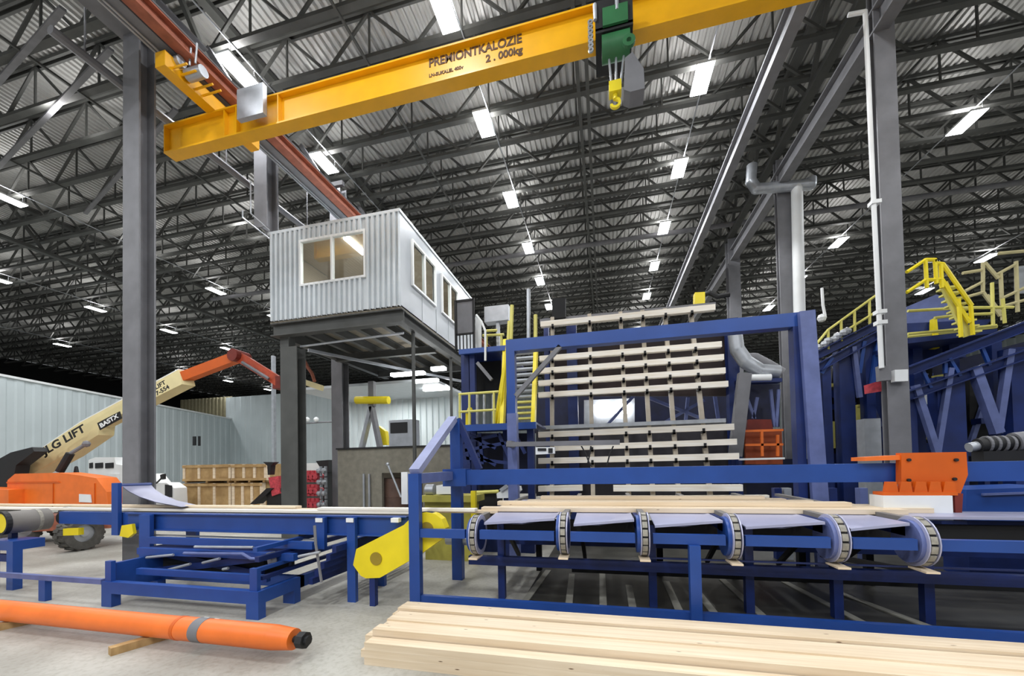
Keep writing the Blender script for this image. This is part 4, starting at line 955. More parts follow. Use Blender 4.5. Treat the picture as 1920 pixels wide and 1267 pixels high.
# door panel and balustrade beside the cabin
dr = thing('screen_door', 'dark framed grey door panel at the back corner of the white cabin', 'door', (at(872, 610, y=11.2).x, 11.2, at(872, 655, y=11.2).z))
x0, x1, z0, z1 = rc(855, 566, 628, 888, 11.2)
MB().box(x0, x1, 11.2, 11.25, z0, z1).build('panel', STEEL, dr)
fzb = at(872, 657, y=11.2).z
for a, b, c, d_ in ((x0 - .05, x0 + .03, fzb, z1 + .04), (x1 - .03, x1 + .04, fzb, z1 + .04), (x0, x1, z1 - .02, z1 + .04), (x0, x1, z0 - .03, z0 + .03), (x0, x1, fzb, fzb + .04)): MB().box(a, b, 11.17, 11.2, c, d_).build('frame_bar', BLACK, dr)
for k in range(1, 5): MB().box(x0 + (x1 - x0) * k / 5 - .015, x0 + (x1 - x0) * k / 5 + .015, 11.17, 11.2, fzb, z0).build('baluster', BLACK, dr)
MB().pipe([at(893, 590, y=9.55), at(903, 603, y=9.55), at(910, 620, y=9.55), at(910, 676, y=9.55)], .03, 6).build('bent_pipe', WHITE, tw)
MB().prism(ppoly([(891, 592), (902, 604), (902, 655), (891, 655)], 11.6), (0, .05, 0)).build('side_sheet', WHITE, tw)
tag(MB().prism(ppoly([(908, 575), (953, 570), (953, 599), (908, 604)], 11.8), (0, .35, 0)).box(at(930, 600, y=11.9).x, at(930, 600, y=11.9).x + .1, 11.9, 12.0, at(930, 661, y=11.9).z - .3, at(930, 602, y=11.9).z).build('junction_box', GALV), 'grey metal box above the upper platform', 'box')
rail('upper_rail', 'pale yellow rail below the grey box on the upper platform', 'railing', PYEL, [[(905, 629), (945, 627)], [(912, 620), (932, 619)]], 11.5, .04, [((912, 629), (912, 655)), ((940, 629), (940, 655))])

# ================================================================== ROOM UNDER AND BEHIND THE CABIN
WY = 16.5
x0 = at(650, 760, y=WY).x; x1 = at(872, 760, y=WY).x
zw = at(800, 746, y=WY).z
MB().corr((x0, WY, 0), (1, 0, 0), x1 - x0, (0, 0, 0), (0, 0, zw), (0, -1, 0), period=.3, depth=.06).build('wall_workshop', WALLM, kind='structure')
MB().box(x0, x1, 13.2, WY, zw, zw + .1).build('ceiling_workshop', CONT, kind='structure')
for i, (pa, py, pb) in enumerate(((735, 706, 805), (775, 718, 828), (795, 733, 850), (810, 695, 838))):
    a = at(pa, py, z=zw - .1); b = at(pb, py, z=zw - .1)
    t = tag(MB().box(a.x, b.x, a.y - .1, a.y + .1, zw - .1, zw - .002).build('strip_light', EMIT), ['leftmost strip light under the room ceiling behind the cabin posts', 'middle strip light under the room ceiling behind the cabin posts', 'lowest and longest strip light behind the cabin posts', 'short strip light deepest under the cabin'][i], 'strip light')
for X_, Y_ in ((x0 + 2, 14.2), (x0 + 3.5, 15)):
    ld = bpy.data.lights.new('strip_lamp', 'AREA'); ld.shape = 'RECTANGLE'; ld.size = 1.4; ld.size_y = .25; ld.energy = 70; lo = bpy.data.objects.new('strip_lamp', ld); C.objects.link(lo); lo.location = (X_, Y_, zw - .15)
PNY = 10.9
pn = thing('concrete_enclosure', 'speckled grey concrete panel enclosure with dark cap under the cabin', 'enclosure', (at(730, 900, y=PNY).x, PNY, 0))
x0, x1, _, z1 = rc(633, 843, 945, 862, PNY)
ox0_, ox1_ = at(716, 900, y=PNY).x, at(792, 900, y=PNY).x; oz = at(750, 886, y=PNY).z
MB().box(x0, ox0_, PNY, PNY + .12, 0, z1).box(ox1_, x1, PNY, PNY + .12, 0, z1).box(ox0_, ox1_, PNY, PNY + .12, oz, z1).build('wall_panel', CONCRETE, pn)
MB().box(x0 - .03, x1, PNY - .05, PNY + .25, z1, z1 + .05).build('cap', BLACK, pn)
MB().box(x0, x1, PNY + .25, PNY + 2.4, z1 - .06, z1 + .04).build('roof_deck', STEEL, pn)
MB().box(x0, x1, PNY + 2.2, PNY + 2.3, 0, z1 - .06).build('rear_panel', BROWN, pn)
for px in (677, 684, 700, 708): pass
for px in (682, 692): MB().tube(at(px, 888, y=PNY - .06), Vector((at(px, 888, y=PNY - .06).x, PNY - .06, 0)), .035, 8).build('pipe', GALV, pn)
z2 = z1 + .05
drm = thing('steel_drum', 'dark brown steel drum standing in the opening of the concrete enclosure', 'drum', (at(742, 900, y=11.5).x, 11.5, 0))
dx = at(742, 900, y=11.5).x
MB().tube((dx, 11.5, 0), (dx, 11.5, at(742, 896, y=11.5).z), .42, 24).build('body', mat('drum_brown', (92, 70, 60), .5, var=.3), drm, smooth=True)
for zz in (.5, 1.05): MB().ring((dx, 11.5, zz), .42, .435, -.02, .02, 24, axis='z').build('rib', MATS['drum_brown'], drm)
tag(MB().tube(at(727, 870, y=10.6), at(752, 932, y=10.6), .03, 8).ball(at(727, 870, y=10.6), .06).build('leaning_pole', GALV), 'thin pale pole with a ball end leaning in front of the concrete enclosure', 'pole')
tag(rbox('white_post', WHITE, None, 752, 885, 945, 764, 6.6, .12), 'short white post just left of the blue corner post', 'post')
# things standing on the enclosure deck
cbn = thing('control_cabinet', 'grey control cabinet with a black screen on the enclosure deck', 'cabinet', (at(750, 830, y=11.3).x, 11.4, z2))
x0, x1, _, z1c = rc(729, 788, 832, 776, 11.3)
MB().box(x0, x1, 11.3, 11.7, z2, z1c).build('case', GALV, cbn)
MB().box(x0 + .06, x0 + (x1 - x0) * .75, 11.28, 11.299, z1c - .42, z1c - .08).build('screen', BLACK, cbn)
af = thing('a_frame', 'grey steel A-frame stand under a yellow tube', 'stand', (at(697, 830, y=11.8).x, 11.8, z2))
top = at(697, 762, y=11.8)
for px, mm in ((678, GALV), (713, STEEL)):
    q = at(px, 835, y=11.8); MB().bar((q.x, 11.8, z2), top, .12, .2, (0, 1, 0)).build('leg', mm, af)
MB().box(top.x - .1, top.x + .1, 11.75, 11.9, top.z, at(697, 715, y=11.8).z).build('mast', STEEL, af)
MB().tube(at(668, 750, y=11.7), at(729, 750, y=11.7), .13, 12).build('cross_tube', YEL, af, smooth=True, label='yellow cross tube')
tag(MB().prism(ppoly([(709, 798), (722, 808), (726, 834), (709, 834)], 12.1), (0, .2, 0)).build('yellow_guard', YEL), 'yellow guard plate right of the grey A-frame', 'guard')
lr2 = thing('lamp_rail', 'thin pipe with two round white lamps between the grey columns', 'pipe', at(600, 790, y=20))
MB().pipe([at(565, 794, y=20), at(610, 791, y=20), at(735, 788, y=20)], .05, 6).build('pipe', STEEL, lr2)
for px in (567, 733): q = at(px, 790, y=20); MB().tube((q.x, 20, 0), (q.x, 20, q.z), .05, 6).build('stand', STEEL, lr2)
for i, px in enumerate((576, 593)): MB().ball(at(px, 786, y=19.9), .15).build('round_lamp', WHITE, lr2)
tag(MB().box(at(509, 800, y=20).x, at(513, 800, y=20).x, 20, 20.2, 0, 9).build('downpipe', GALV), 'pale downpipe on the end wall left of the cabin post', 'pipe')
# tool rest at column
tag(MB().prism(ppoly([(561, 708), (603, 722), (601, 732), (561, 718)], 10.5), (0, .12, 0)).build('boom_plate', CREAM), 'cream plate with dark lettering right of the cabin post', 'plate')
hb_ = MB().pipe([at(565, 665, y=10.4), at(578, 690, y=10.4), at(585, 700, y=10.4), at(590, 715, y=10.4)], .05, 8).build('lift_basket_arm', RUST); tag(hb_, 'dark red basket arm above the cream plate', 'arm')

# red valves, pump and dark loader
rp = thing('valve_skid', 'red and silver valve manifold skid between the two grey columns', 'valve manifold', (at(598, 900, y=12).x, 12, 0))
rr_ = random.Random(3)
MB().box(at(572, 900, y=12).x, at(614, 900, y=12).x, 12, 12.25, 0, .5).build('skid', DRED, rp)
for k in range(9):
    px = 576 + (k % 3) * 8; zz = .5 + (k // 3) * .5; x_ = at(px, 900, y=12).x
    MB().tube((x_, 12.1, zz), (x_, 12.1, zz + .42), .09, 10).tube((x_, 11.95, zz + .2), (x_, 12.3, zz + .2), .11, 10).build('red_valve', REDM, rp, smooth=True)
for k in range(8):
    px = 598 + (k % 2) * 9; zz = .5 + (k // 2) * .4; x_ = at(px, 900, y=12).x
    MB().tube((x_, 12.1, zz), (x_, 12.1, zz + .36), .05, 8).ball((x_, 12.0, zz + .2), .1).build('silver_valve', GALV, rp, smooth=True)
tag(MB().prism(ppoly([(592, 864), (616, 862), (616, 885), (606, 885)], 12.9), (0, .6, 0)).box(at(609, 900, y=13).x, at(615, 900, y=13).x, 12.9, 13.5, 0, at(618, 885, y=12.9).z).build('dark_hopper', BLACK), 'black funnel-shaped hopper behind the red valves', 'hopper')
lo_ = thing('compact_loader', 'dark and red compact loader beside the plywood crates', 'loader', (at(500, 920, y=11.2).x, 11.2, 0))
MB().prism(ppoly([(468, 945), (500, 915), (512, 915), (480, 945)], 11.2), (0, .3, 0)).build('lift_arm', BLACK, lo_)
MB().box(at(500, 920, y=11.3).x, at(526, 920, y=11.3).x, 11.3, 12.2, .3, at(510, 915, y=11.3).z).build('body', BLACK, lo_)
MB().prism(ppoly([(503, 895), (522, 892), (524, 925), (510, 930)], 11.25), (0, .6, 0)).build('engine_cover', REDM, lo_)
for px in (505, 525): MB().ring((at(px, 940, y=11.3).x, 11.2, .35), .1, .35, 0, .25, 18, axis='y').build('wheel', BLACK, lo_)
MB().prism(ppoly([(493, 866), (515, 866), (508, 872), (506, 890), (502, 890), (501, 873)], 11.25), (0, .2, 0)).build('canopy_post', BLACK, lo_)
for k in range(3): tag(MB().box(at(512, 870, y=15).x, at(628, 870, y=15).x, 15, 15.6, at(520, 889, y=15).z + k * .2 - .12, at(520, 889, y=15).z + k * .2 + .08 - .001).build('stacked_panel', WHITE), ['lowest', 'middle', 'highest'][k] + ' white panel stacked behind the loader and valves', 'panel', 'stacked white panels')
tag(MB().box(at(513, 900, y=15).x, at(627, 900, y=15).x, 15, 15.6, 0, at(520, 889, y=15).z - .121).build('panel_trestle', DSTEEL), 'dark trestle beneath the stacked white panels', 'trestle')

# crates
CRY = 13.0
def crate(pxa, pxb, z0, z1, lab):
    x0 = at(pxa, 900, y=CRY).x; x1 = at(pxb, 900, y=CRY).x; d = 1.3
    t = thing('plywood_crate', lab, 'crate', ((x0 + x1) / 2, CRY + d / 2, z0), 'plywood crates')
    MB().box(x0 + .03, x1 - .03, CRY + .03, CRY + d, z0 + .08, z1 - .02).build('panel', CRATE, t)
    n = 4
    for k in range(n):
        x = x0 + (x1 - x0 - .12) * k / (n - 1); MB().box(x, x + .12, CRY - .01, CRY + .029, z0 + .081, z1 - .02).build('batten', LUM, t)
    for zz in (z0 + .08, z1 - .14): MB().box(x0, x1, CRY - .035, CRY - .011, zz, zz + .1).build('rail_batten', CRATE, t)
    for yy in (CRY + .03, CRY + d - .15): MB().box(x1 - .029, x1, yy, yy + .12, z0 + .08, z1 - .02).build('batten', LUM, t)
    for k in range(3): MB().box(x0 + .1 + (x1 - x0 - .3) * k / 2, x0 + .2 + (x1 - x0 - .3) * k / 2, CRY, CRY + d, z0, z0 + .08).build('skid', CRATE, t)
zt1 = at(390, 870, y=CRY).z; zmid = at(390, 905, y=CRY).z
crate(343, 433, 0, zmid, 'plywood crate at the lower left of the pile of four')
crate(435, 492, 0, zmid, 'plywood crate at the lower right of the pile of four')
crate(343, 433, zmid, zt1, 'plywood crate at the upper left of the pile of four')
crate(435, 500, zmid, zt1 - .02, 'plywood crate at the upper right of the pile of four')

# ================================================================== BOOM LIFT
JY = 7.5
jl = thing('boom_lift', 'orange and cream boom lift with its boom raised behind the left column', 'boom lift', (at(110, 950, y=JY).x, JY + .6, 0))
hd = MB().prism(ppoly([(12, 946), (14, 900), (28, 888), (110, 886), (150, 891), (180, 896), (200, 922), (203, 946)], JY), (0, .45, 0)).build('hood', ORG, jl)
MB().prism(ppoly([(12, 903), (108, 902), (112, 905), (12, 906)], JY - .02), (0, .02, 0)).build('seam', ORG2, hd)
for px in (98, 176): MB().prism(ppoly([(px, 906), (px + 1.2, 906), (px + 1.2, 944), (px, 944)], JY - .02), (0, .02, 0)).build('seam', ORG2, hd)
MB().prism(ppoly([(148, 926), (169, 927), (171, 942), (148, 941)], JY - .03), (0, .02, 0)).build('sticker', WHITE, hd)
MB().prism(ppoly([(-60, 915), (16, 918), (16, 946), (-60, 946)], JY - .3), (0, .6, 0)).build('counterweight', ORG, jl)
cz = at(100, 968, y=JY).z
MB().prism(ppoly([(-10, 968), (205, 966), (205, 990), (-10, 1000)], JY + .2), (0, .9, 0)).build('chassis', RUST, jl)
MB().tube((at(100, 950, y=JY).x, JY + .7, cz), (at(100, 950, y=JY).x, JY + .7, at(100, 944, y=JY).z), .5, 20).build('turntable', BLACK, jl)
def wheel(px, py, y, w=.36, r=.44):
    q = at(px, py, y=y); x = q.x
    tr = MB().ring((x, y, r), r * .5, r - .03, -w / 2, w / 2, 28).build('tyre', TIRE, jl)
    MB().ring((x, y, r), .0, r * .52, w / 2 - .1, w / 2 - .06, 24).build('rim', GALV, tr)
    MB().ring((x, y, r), .0, r * .2, w / 2 - .06, w / 2 - .0, 12).build('hub', GALV, tr)
    for k in range(18):
        a = 2 * PI * k / 18
        for s in (0, 1): MB().ring((x, y, r), r - .03, r, -w / 2 + s * w / 2 + .01, s * w / 2 - .01, 1, a + s * .17, a + s * .17 + .17).build('tread_lug', TIRE, tr)
wheel(150, 1010, 7.3); wheel(35, 1010, 7.5); wheel(128, 1005, 8.6); wheel(10, 1005, 8.9)
def bp(px, py, y): return at(px, py, y=y)
bA, bB, bC, bD = bp(20, 893, 8.2), bp(332, 707, 9.7), bp(440, 666, 10.2), bp(530, 722, 10.6)
bdir = (bB - bA).normalized()
MB().prism([bp(28, 905, 8.2), bp(25, 876, 8.2), bp(150, 792, 8.8), bp(334, 693, 9.7), bp(341, 720, 9.7), bp(186, 797, 8.95), bp(184, 815, 8.95), bp(125, 855, 8.7), bp(45, 897, 8.3)], (.1, .35, 0)).build('lower_boom', CREAM, jl)
MB().prism([bp(25, 874, 8.2), bp(150, 790, 8.8), bp(334, 691, 9.7), bp(334, 694, 9.7), bp(150, 794, 8.8), bp(25, 878, 8.2)], (.06, .3, 0)).build('boom_top_edge', WHITE, jl)
MB().bar(bB + Vector((0, .15, .0)), bC + Vector((0, .15, 0)), .28, .3).build('upper_boom', ORG2, jl)
MB().tube(bC + Vector((0, -.1, 0)), bC + Vector((0, .45, 0)), .2, 14).build('knuckle', DRED, jl)
MB().bar(bC + Vector((0, .15, 0)), bD + Vector((0, .15, 0)), .26, .32).build('jib', mat('rusty_orange', (176, 66, 30), .5, var=.2, scale=6), jl)
MB().box(bD.x - .35, bD.x - .05, bD.y - .05, bD.y + .4, bD.z - .1, bD.z + .3).build('jib_head', DRED, jl)
MB().tube(bC + (bD - bC) * .2 + Vector((0, -.08, -.05)), bC + (bD - bC) * .75 + Vector((0, -.08, -.05)), .05, 8).build('jib_cylinder', STEEL, jl)
MB().pipe([bp(112, 884, 8.0), bp(132, 850, 8.1)], .1, 10).build('lift_cylinder', BLACK, jl)
MB().pipe([bp(132, 850, 8.1), bp(160, 833, 8.3)], .05, 8).ball(bp(162, 832, 8.3), .1).build('cylinder_rod', STEEL, jl)
MB().prism([bp(*p, 7.9) for p in ((-40, 900), (-20, 870), (20, 848), (60, 838), (64, 846), (30, 872), (24, 905), (0, 925), (-40, 925))], (0, .3, 0)).build('tower_link', BLACK, jl)
MB().pipe([bp(140, 892, 8.2), bp(143, 876, 8.2), bp(146, 892, 8.2)], .04, 8).build('grab_handle', BLACK, jl)
R_ = rotdir(bdir)
text('lettering', 'JLG LIFT', .36, LETK, jl, bp(84, 853, 8.25) , R_, sx=1.05)
MB().prism([bp(182, 793, 8.85), bp(224, 771, 9.0), bp(228, 784, 9.0), bp(187, 806, 8.85)], (0, .02, 0)).build('sign_plate', LETK, jl)
text('lettering', 'BASTX', .2, WHITE, jl, bp(189, 802, 8.8), R_)
text('lettering', 'JLG LIFT', .19, LETK, jl, bp(274, 741, 9.1), R_)
text('lettering', '1-877-554', .19, LETK, jl, bp(275, 753, 9.1), R_)
# trucks behind
tk = thing('service_truck', 'white service truck with dark windows parked behind the nearest left column', 'truck', (at(200, 930, y=11).x, 11.6, 0))
MB().prism(ppoly([(164, 960), (166, 862), (178, 857), (215, 857), (217, 870), (232, 872), (236, 960)], 11), (0, .8, 0)).build('body', WHITE, tk)
for a, b in ((167, 173), (178, 192), (197, 212)): MB().prism(ppoly([(a, 868), (b, 867), (b, 877), (a, 878)], 10.97), (0, .02, 0)).build('window', BLACK, tk)
MB().prism(ppoly([(166, 892), (200, 892), (200, 902), (166, 902)], 10.97), (0, .02, 0)).build('grille', GALV, tk)
MB().prism(ppoly([(201, 888), (218, 888), (220, 912), (201, 912)], 10.9), (0, .1, 0)).build('side_box', WHITE, tk)
for px in (175, 222): MB().ring((at(px, 950, y=11).x, 10.95, .4), .12, .4, 0, .3, 18, axis='y').build('wheel', BLACK, tk)
pk = thing('pickup_truck', 'pale blue-white pickup truck between the left column and the crates', 'truck', (at(310, 930, y=12).x, 12.5, 0))
MB().prism(ppoly([(255, 960), (258, 890), (282, 888), (296, 905), (312, 905), (326, 915), (328, 960)], 12), (0, .5, 0)).build('body', WHITE, pk)
MB().prism(ppoly([(272, 893), (281, 892), (292, 904), (272, 905)], 11.97), (0, .02, 0)).build('window', DBLUE, pk)
MB().prism(ppoly([(309, 908), (322, 910), (322, 932), (309, 932)], 11.97), (0, .02, 0)).build('window', BLACK, pk)
MB().prism(ppoly([(300, 890), (306, 888), (306, 898), (301, 899)], 11.8), (0, .1, 0)).bar(at(293, 906, y=11.85), at(303, 896, y=11.85), .04, .04).build('mirror', BLACK, pk)
for px in (275, 325): MB().ring((at(px, 950, y=12).x, 11.95, .38), .12, .38, 0, .3, 18, axis='y').build('wheel', BLACK, pk)
# pipe rail on the left wall
a = at(0, 787, x=-34); tag(MB().tube(at(-20, 783, y=16), at(140, 803, y=22), .07, 8).build('wall_rail', STEEL), 'dark pipe rail along the pale left wall above the boom', 'pipe')
tag(MB().tube(at(-20, 797, y=16), at(140, 818, y=22), .1, 8).build('wall_rail', GALV), 'pale pipe just below the dark rail on the left wall', 'pipe')
tag(MB().box(at(361, 826, y=26).x, at(366, 826, y=26).x, 26, 26.1, at(361, 835, y=26).z, at(361, 818, y=26).z).box(at(371, 826, y=26).x, at(374, 826, y=26).x, 26, 26.1, at(361, 836, y=26).z, at(361, 818, y=26).z).build('wall_vent', BLACK), 'pair of small dark slots on the pale left wall', 'vent')

# ================================================================== OLIVE MACHINE BEHIND THE CORNER POST
om = thing('olive_machine_base', 'olive-yellow machine base with motor behind the blue corner post', 'machine', (at(840, 950, y=7.6).x, 7.8, 0))
OL = mat('olive_paint', (168, 160, 72), .5, var=.15)
x0, x1, z0, z1 = rc(786, 929, 941, 892, 7.6)
MB().box(x0, x1, 7.6, 8.2, z0, z1).build('top_slab', OL, om)
x2, x3, _, _ = rc(884, 925, 1000, 893, 7.55); MB().box(x2, x3, 7.5, 7.6, 0, z1 + .1).build('post', YEL, om)
MB().box(x0 + .05, x1 - .1, 7.75, 8.1, 0, z0).build('body', OL, om)
MB().tube(at(800, 918, y=7.8), at(815, 918, y=7.8), .12, 14).build('motor', GALV, om, smooth=True)
MB().prism(ppoly([(818, 910), (850, 908), (850, 926), (818, 926)], 7.7), (0, .3, 0)).build('cover', WHITE, om)
MB().tube(at(838, 1010, y=6.6), at(880, 1012, y=6.6), .1, 14).build('gear_motor', GALV, om, smooth=True)
wb = thing('sensor_housing', 'white angular housing on the machine just left of the rack foot', 'housing', at(962, 925, y=8.0))
MB().prism(ppoly([(931, 925), (950, 914), (972, 912), (974, 920), (962, 933), (932, 934)], 8.2), (0, .3, 0)).build('case', WHITE, wb)
MB().prism(ppoly([(936, 917), (948, 908), (952, 914), (940, 922)], 8.15), (0, .1, 0)).build('lens', GALV, wb)
MB().box(at(945, 930, y=8.3).x, at(955, 930, y=8.3).x, 8.25, 8.35, 0, at(950, 932, y=8.3).z).build('stand', DBLUE, wb)
cl = thing('clutter_frame', 'dark machine frame behind the left end of the chain conveyor', 'machine', (at(920, 930, y=8.4).x, 8.6, 0))
MB().prism(ppoly([(893, 922), (930, 922), (930, 948), (893, 948)], 8.6), (0, .6, 0)).build('dark_body', BLACK, cl)
MB().box(at(893, 940, y=8.6).x, at(1000, 940, y=8.6).x, 8.65, 9.0, 0, at(893, 946, y=8.6).z).build('plinth', DBLUE, cl)
MB().tube(at(893, 923, y=8.5), at(935, 921, y=8.5), .04, 8).build('pipe', PYEL, cl)

# ================================================================== RIGHT SIDE: TRUSSED INFEED DECKS
def truss(name, lab, Y, tl, tr, bl, br, webs, cols, m=DBLUE, depth=.3, chord=.22):
    t = thing(name, lab, 'truss', (at(*bl, y=Y).x, Y, 0))
    MB().ibeam(at(*tl, y=Y), at(*tr, y=Y), depth, chord, .03, .03).build('top_chord', m, t)
    MB().ibeam(at(*bl, y=Y), at(*br, y=Y), depth, chord, .03, .03).build('bottom_chord', m, t)
    for a, b, mm, w in webs: MB().bar(at(*a, y=Y - .02), at(*b, y=Y - .02), w, w).build('web_bar', mm, t)
    for pa, pt, pb in cols:
        x0 = at(pa, 760, y=Y).x; x1 = at(pb, 760, y=Y).x; MB().box(x0, x1, Y + .05, Y + .35, 0, at(pa, pt, y=Y).z).build('column', m, t)
    return t
Y1 = 11.0
truss('inclined_deck_frame', 'blue inclined deck frame rising to the right edge behind the widest column', Y1, (1700, 697), (1990, 585), (1700, 742), (1990, 640),
      [((1716, 722), (1757, 850), LBLUE, .12), ((1782, 690), (1757, 850), LBLUE, .1), ((1826, 690), (1870, 812), LBLUE, .17), ((1893, 655), (1870, 812), LBLUE, .12),
       ((1730, 695), (1745, 727), BLUE, .06), ((1780, 672), (1800, 705), BLUE, .06), ((1840, 650), (1855, 685), BLUE, .06), ((1772, 700), (1772, 680), BLUE, .06)],
      [(1700, 730, 1722), (1762, 705, 1815), (1903, 650, 1990)], DBLUE)
truss('inclined_deck_frame', 'blue inclined deck frame between the portal and the widest column', 12.5, (1530, 667), (1662, 600), (1532, 690), (1662, 618),
      [((1600, 650), (1612, 745), LBLUE, .1), ((1620, 640), (1611, 700), BLUE, .08), ((1540, 700), (1560, 670), BLUE, .08), ((1648, 625), (1635, 720), BLUE, .1)],
      [(1546, 672, 1562), (1578, 655, 1606), (1628, 640, 1645), (1530, 675, 1538)], DBLUE)
bb = thing('mill_machine', 'large dark blue mill machine filling the right behind the orange carriage', 'machine', (at(1750, 900, y=13).x, 13.5, 0))
MB().prism(ppoly([(1536, 700), (1662, 640), (1662, 940), (1536, 940)], 14.2), (0, .2, 0)).build('dark_backdrop', MATS['navy_void'], bb)  # dark navy sheets behind the machine parts, shade put into their colour
MB().prism(ppoly([(1695, 700), (1980, 625), (1990, 960), (1695, 960)], 14.0), (0, .2, 0)).build('dark_backdrop', MATS['navy_void'], bb)
MB().prism(ppoly([(1396, 860), (1690, 860), (1690, 960), (1396, 960)], 13.8), (0, .2, 0)).build('dark_backdrop', MATS['navy_void'], bb)
for a_, b_, w in (((1540, 825), (1660, 815), .35), ((1700, 668), (1800, 655), .5), ((1545, 740), (1640, 735), .2), ((1700, 845), (1920, 838), .4), ((1536, 905), (1690, 905), .5), ((1540, 765), (1600, 760), .15), ((1700, 800), (1760, 797), .15), ((1830, 790), (1900, 785), .15)):
    MB().bar(at(*a_, y=13.2), at(*b_, y=13.2), .3, w).build('cross_beam', DBLUE, bb)
for px in (1552, 1588, 1650, 1700, 1735, 1840, 1880):
    q = at(px, 760, y=13.5); MB().box(q.x, q.x + .22, 13.5, 13.7, 0, at(px, 700, y=13.5).z).build('column', BLUE if px in (1588, 1735) else DBLUE, bb)
for a_, b_ in (((1555, 790), (1590, 740)), ((1700, 790), (1735, 700)), ((1820, 830), (1850, 740)), ((1880, 700), (1905, 790)), ((1610, 700), (1650, 800))):
    MB().bar(at(*a_, y=13.3), at(*b_, y=13.3), .1, .1).build('brace', LBLUE, bb)
# low blue boxes under the beam at the right
rbx = thing('guide_housing', 'blue housing under the long beam at the right edge', 'housing', (at(1880, 940, y=7.9).x, 8, 0))
MB().prism(ppoly([(1812, 918), (1990, 912), (1990, 978), (1812, 975)], 7.8), (0, .8, 0)).build('case', BLUE, rbx)
MB().prism(ppoly([(1845, 925), (1990, 920), (1990, 924), (1845, 929)], 7.75), (0, .05, 0)).build('ledge', LBLUE, rbx)
x0 = at(1812, 940, y=7.9).x; MB().box(x0, x0 + 3, 7.9, 8.4, 0, at(1812, 975, y=7.8).z).build('plinth', DBLUE, rbx)
for i, px in enumerate((1452, 1470, 1555, 1612)):
    a = at(px, 915, y=8.8); tag(MB().box(a.x, a.x + .13, 8.8, 8.95, 0, a.z).build('guide_post', [DBLUE, GALV, DBLUE, LBLUE][i]), ['dark blue guide post left of the portal foot', 'pale guide post left of the portal foot', 'dark blue guide post right of the portal foot', 'worn blue guide post left of the white block'][i], 'post')
# yellow platforms and details behind
YD = 12.9
def yb(name, lab, cat, m, pts, y, d=.2): return tag(MB().prism(ppoly(pts, y), (0, d, 0)).build(name, m), lab, cat)
yf1 = thing('yellow_gate', 'yellow ladder frame inside the blue machine right of the portal', 'ladder', (at(1570, 780, y=YD).x, YD, at(1570, 845, y=YD).z))
for a_, b_ in (((1553, 722), (1580, 722)), ((1562, 790), (1562, 840)), ((1582, 785), (1582, 842)), ((1562, 812), (1582, 812)), ((1562, 826), (1582, 826))): MB().bar(at(*a_, y=YD), at(*b_, y=YD), .09, .09).build('bar', PYEL, yf1)
yf2 = thing('yellow_gate', 'yellow ladder frame left of the widest column, beside the white cabinet', 'ladder', (at(1617, 780, y=YD).x, YD, at(1617, 828, y=YD).z))
for a_, b_ in (((1608, 762), (1608, 828)), ((1606, 762), (1630, 760)), ((1628, 762), (1628, 800)), ((1608, 800), (1630, 797)), ((1608, 812), (1630, 810))): MB().bar(at(*a_, y=YD), at(*b_, y=YD), .1, .1).build('bar', PYEL, yf2)
rthing('white_cabinet', 'pale grey cabinet beside the widest right column', 'cabinet', GALV, 1620, 785, 832, 1652, 10.9, .3, floor=True)
yb('red_sign', 'small red and white sign left of the widest right column', 'sign', REDM, [(1622, 722), (1655, 712), (1655, 733), (1624, 738)], 10.3, .05)
yb('white_box', 'pale switch box on the widest right column', 'switch box', WHITE, [(1678, 693), (1703, 692), (1703, 714), (1678, 715)], 9.95, .12)
yb('grey_socket', 'dark grey conduit box at the foot of the white pipe on the widest column', 'switch box', STEEL, [(1648, 686), (1670, 685), (1672, 712), (1650, 714)], 9.95, .12)
MB().prism(ppoly([(1752, 596), (1757, 596), (1762, 652), (1750, 652)], 12.2), (0, .15, 0)).build('yellow_bracket', YEL, bb)
MB().prism(ppoly([(1776, 788), (1787, 788), (1790, 842), (1768, 845)], YD), (0, .1, 0)).build('yellow_guard', YEL, bb)
MB().prism(ppoly([(1732, 790), (1750, 786), (1755, 822), (1734, 824)], YD), (0, .1, 0)).build('olive_guard', OL, bb)
MB().prism(ppoly([(1745, 735), (1770, 728), (1772, 752), (1742, 757)], YD), (0, .2, 0)).build('pale_cover', WHITE, bb)
for a_, b_ in (((1745, 738), (1768, 731)), ((1745, 748), (1768, 735)), ((1748, 762), (1768, 760))): MB().bar(at(*a_, y=YD - .1), at(*b_, y=YD - .1), .08, .08).build('white_bar', WHITE, bb)
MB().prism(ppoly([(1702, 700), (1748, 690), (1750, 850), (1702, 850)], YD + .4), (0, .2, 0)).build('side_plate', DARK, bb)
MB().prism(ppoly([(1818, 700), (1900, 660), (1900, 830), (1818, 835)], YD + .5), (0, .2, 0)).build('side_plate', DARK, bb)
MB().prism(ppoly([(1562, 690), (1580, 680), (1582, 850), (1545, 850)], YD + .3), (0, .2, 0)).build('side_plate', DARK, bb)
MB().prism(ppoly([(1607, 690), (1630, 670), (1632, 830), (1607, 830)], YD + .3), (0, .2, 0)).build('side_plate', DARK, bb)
MB().tube(at(1700, 632, y=12.3), at(1868, 612, y=12.3), .05, 6).build('edge_tube', PYEL, bb)
MB().prism(ppoly([(1700, 634), (1870, 616), (1870, 624), (1700, 644)], 11.3), (0, 1.6, 0)).build('platform_deck', DBLUE, bb)
for px in (1712, 1780, 1860): q = at(px, 660, y=12.0); MB().box(q.x, q.x + .2, 12.0, 12.2, 0, at(px, 640, y=12.0).z).build('column', DBLUE, bb)
for a_, b_ in (((1750, 710), (1775, 706)), ((1840, 712), (1885, 705))): MB().bar(at(*a_, y=YD), at(*b_, y=YD), .1, .16).build('walkway_edge', PYEL, bb)
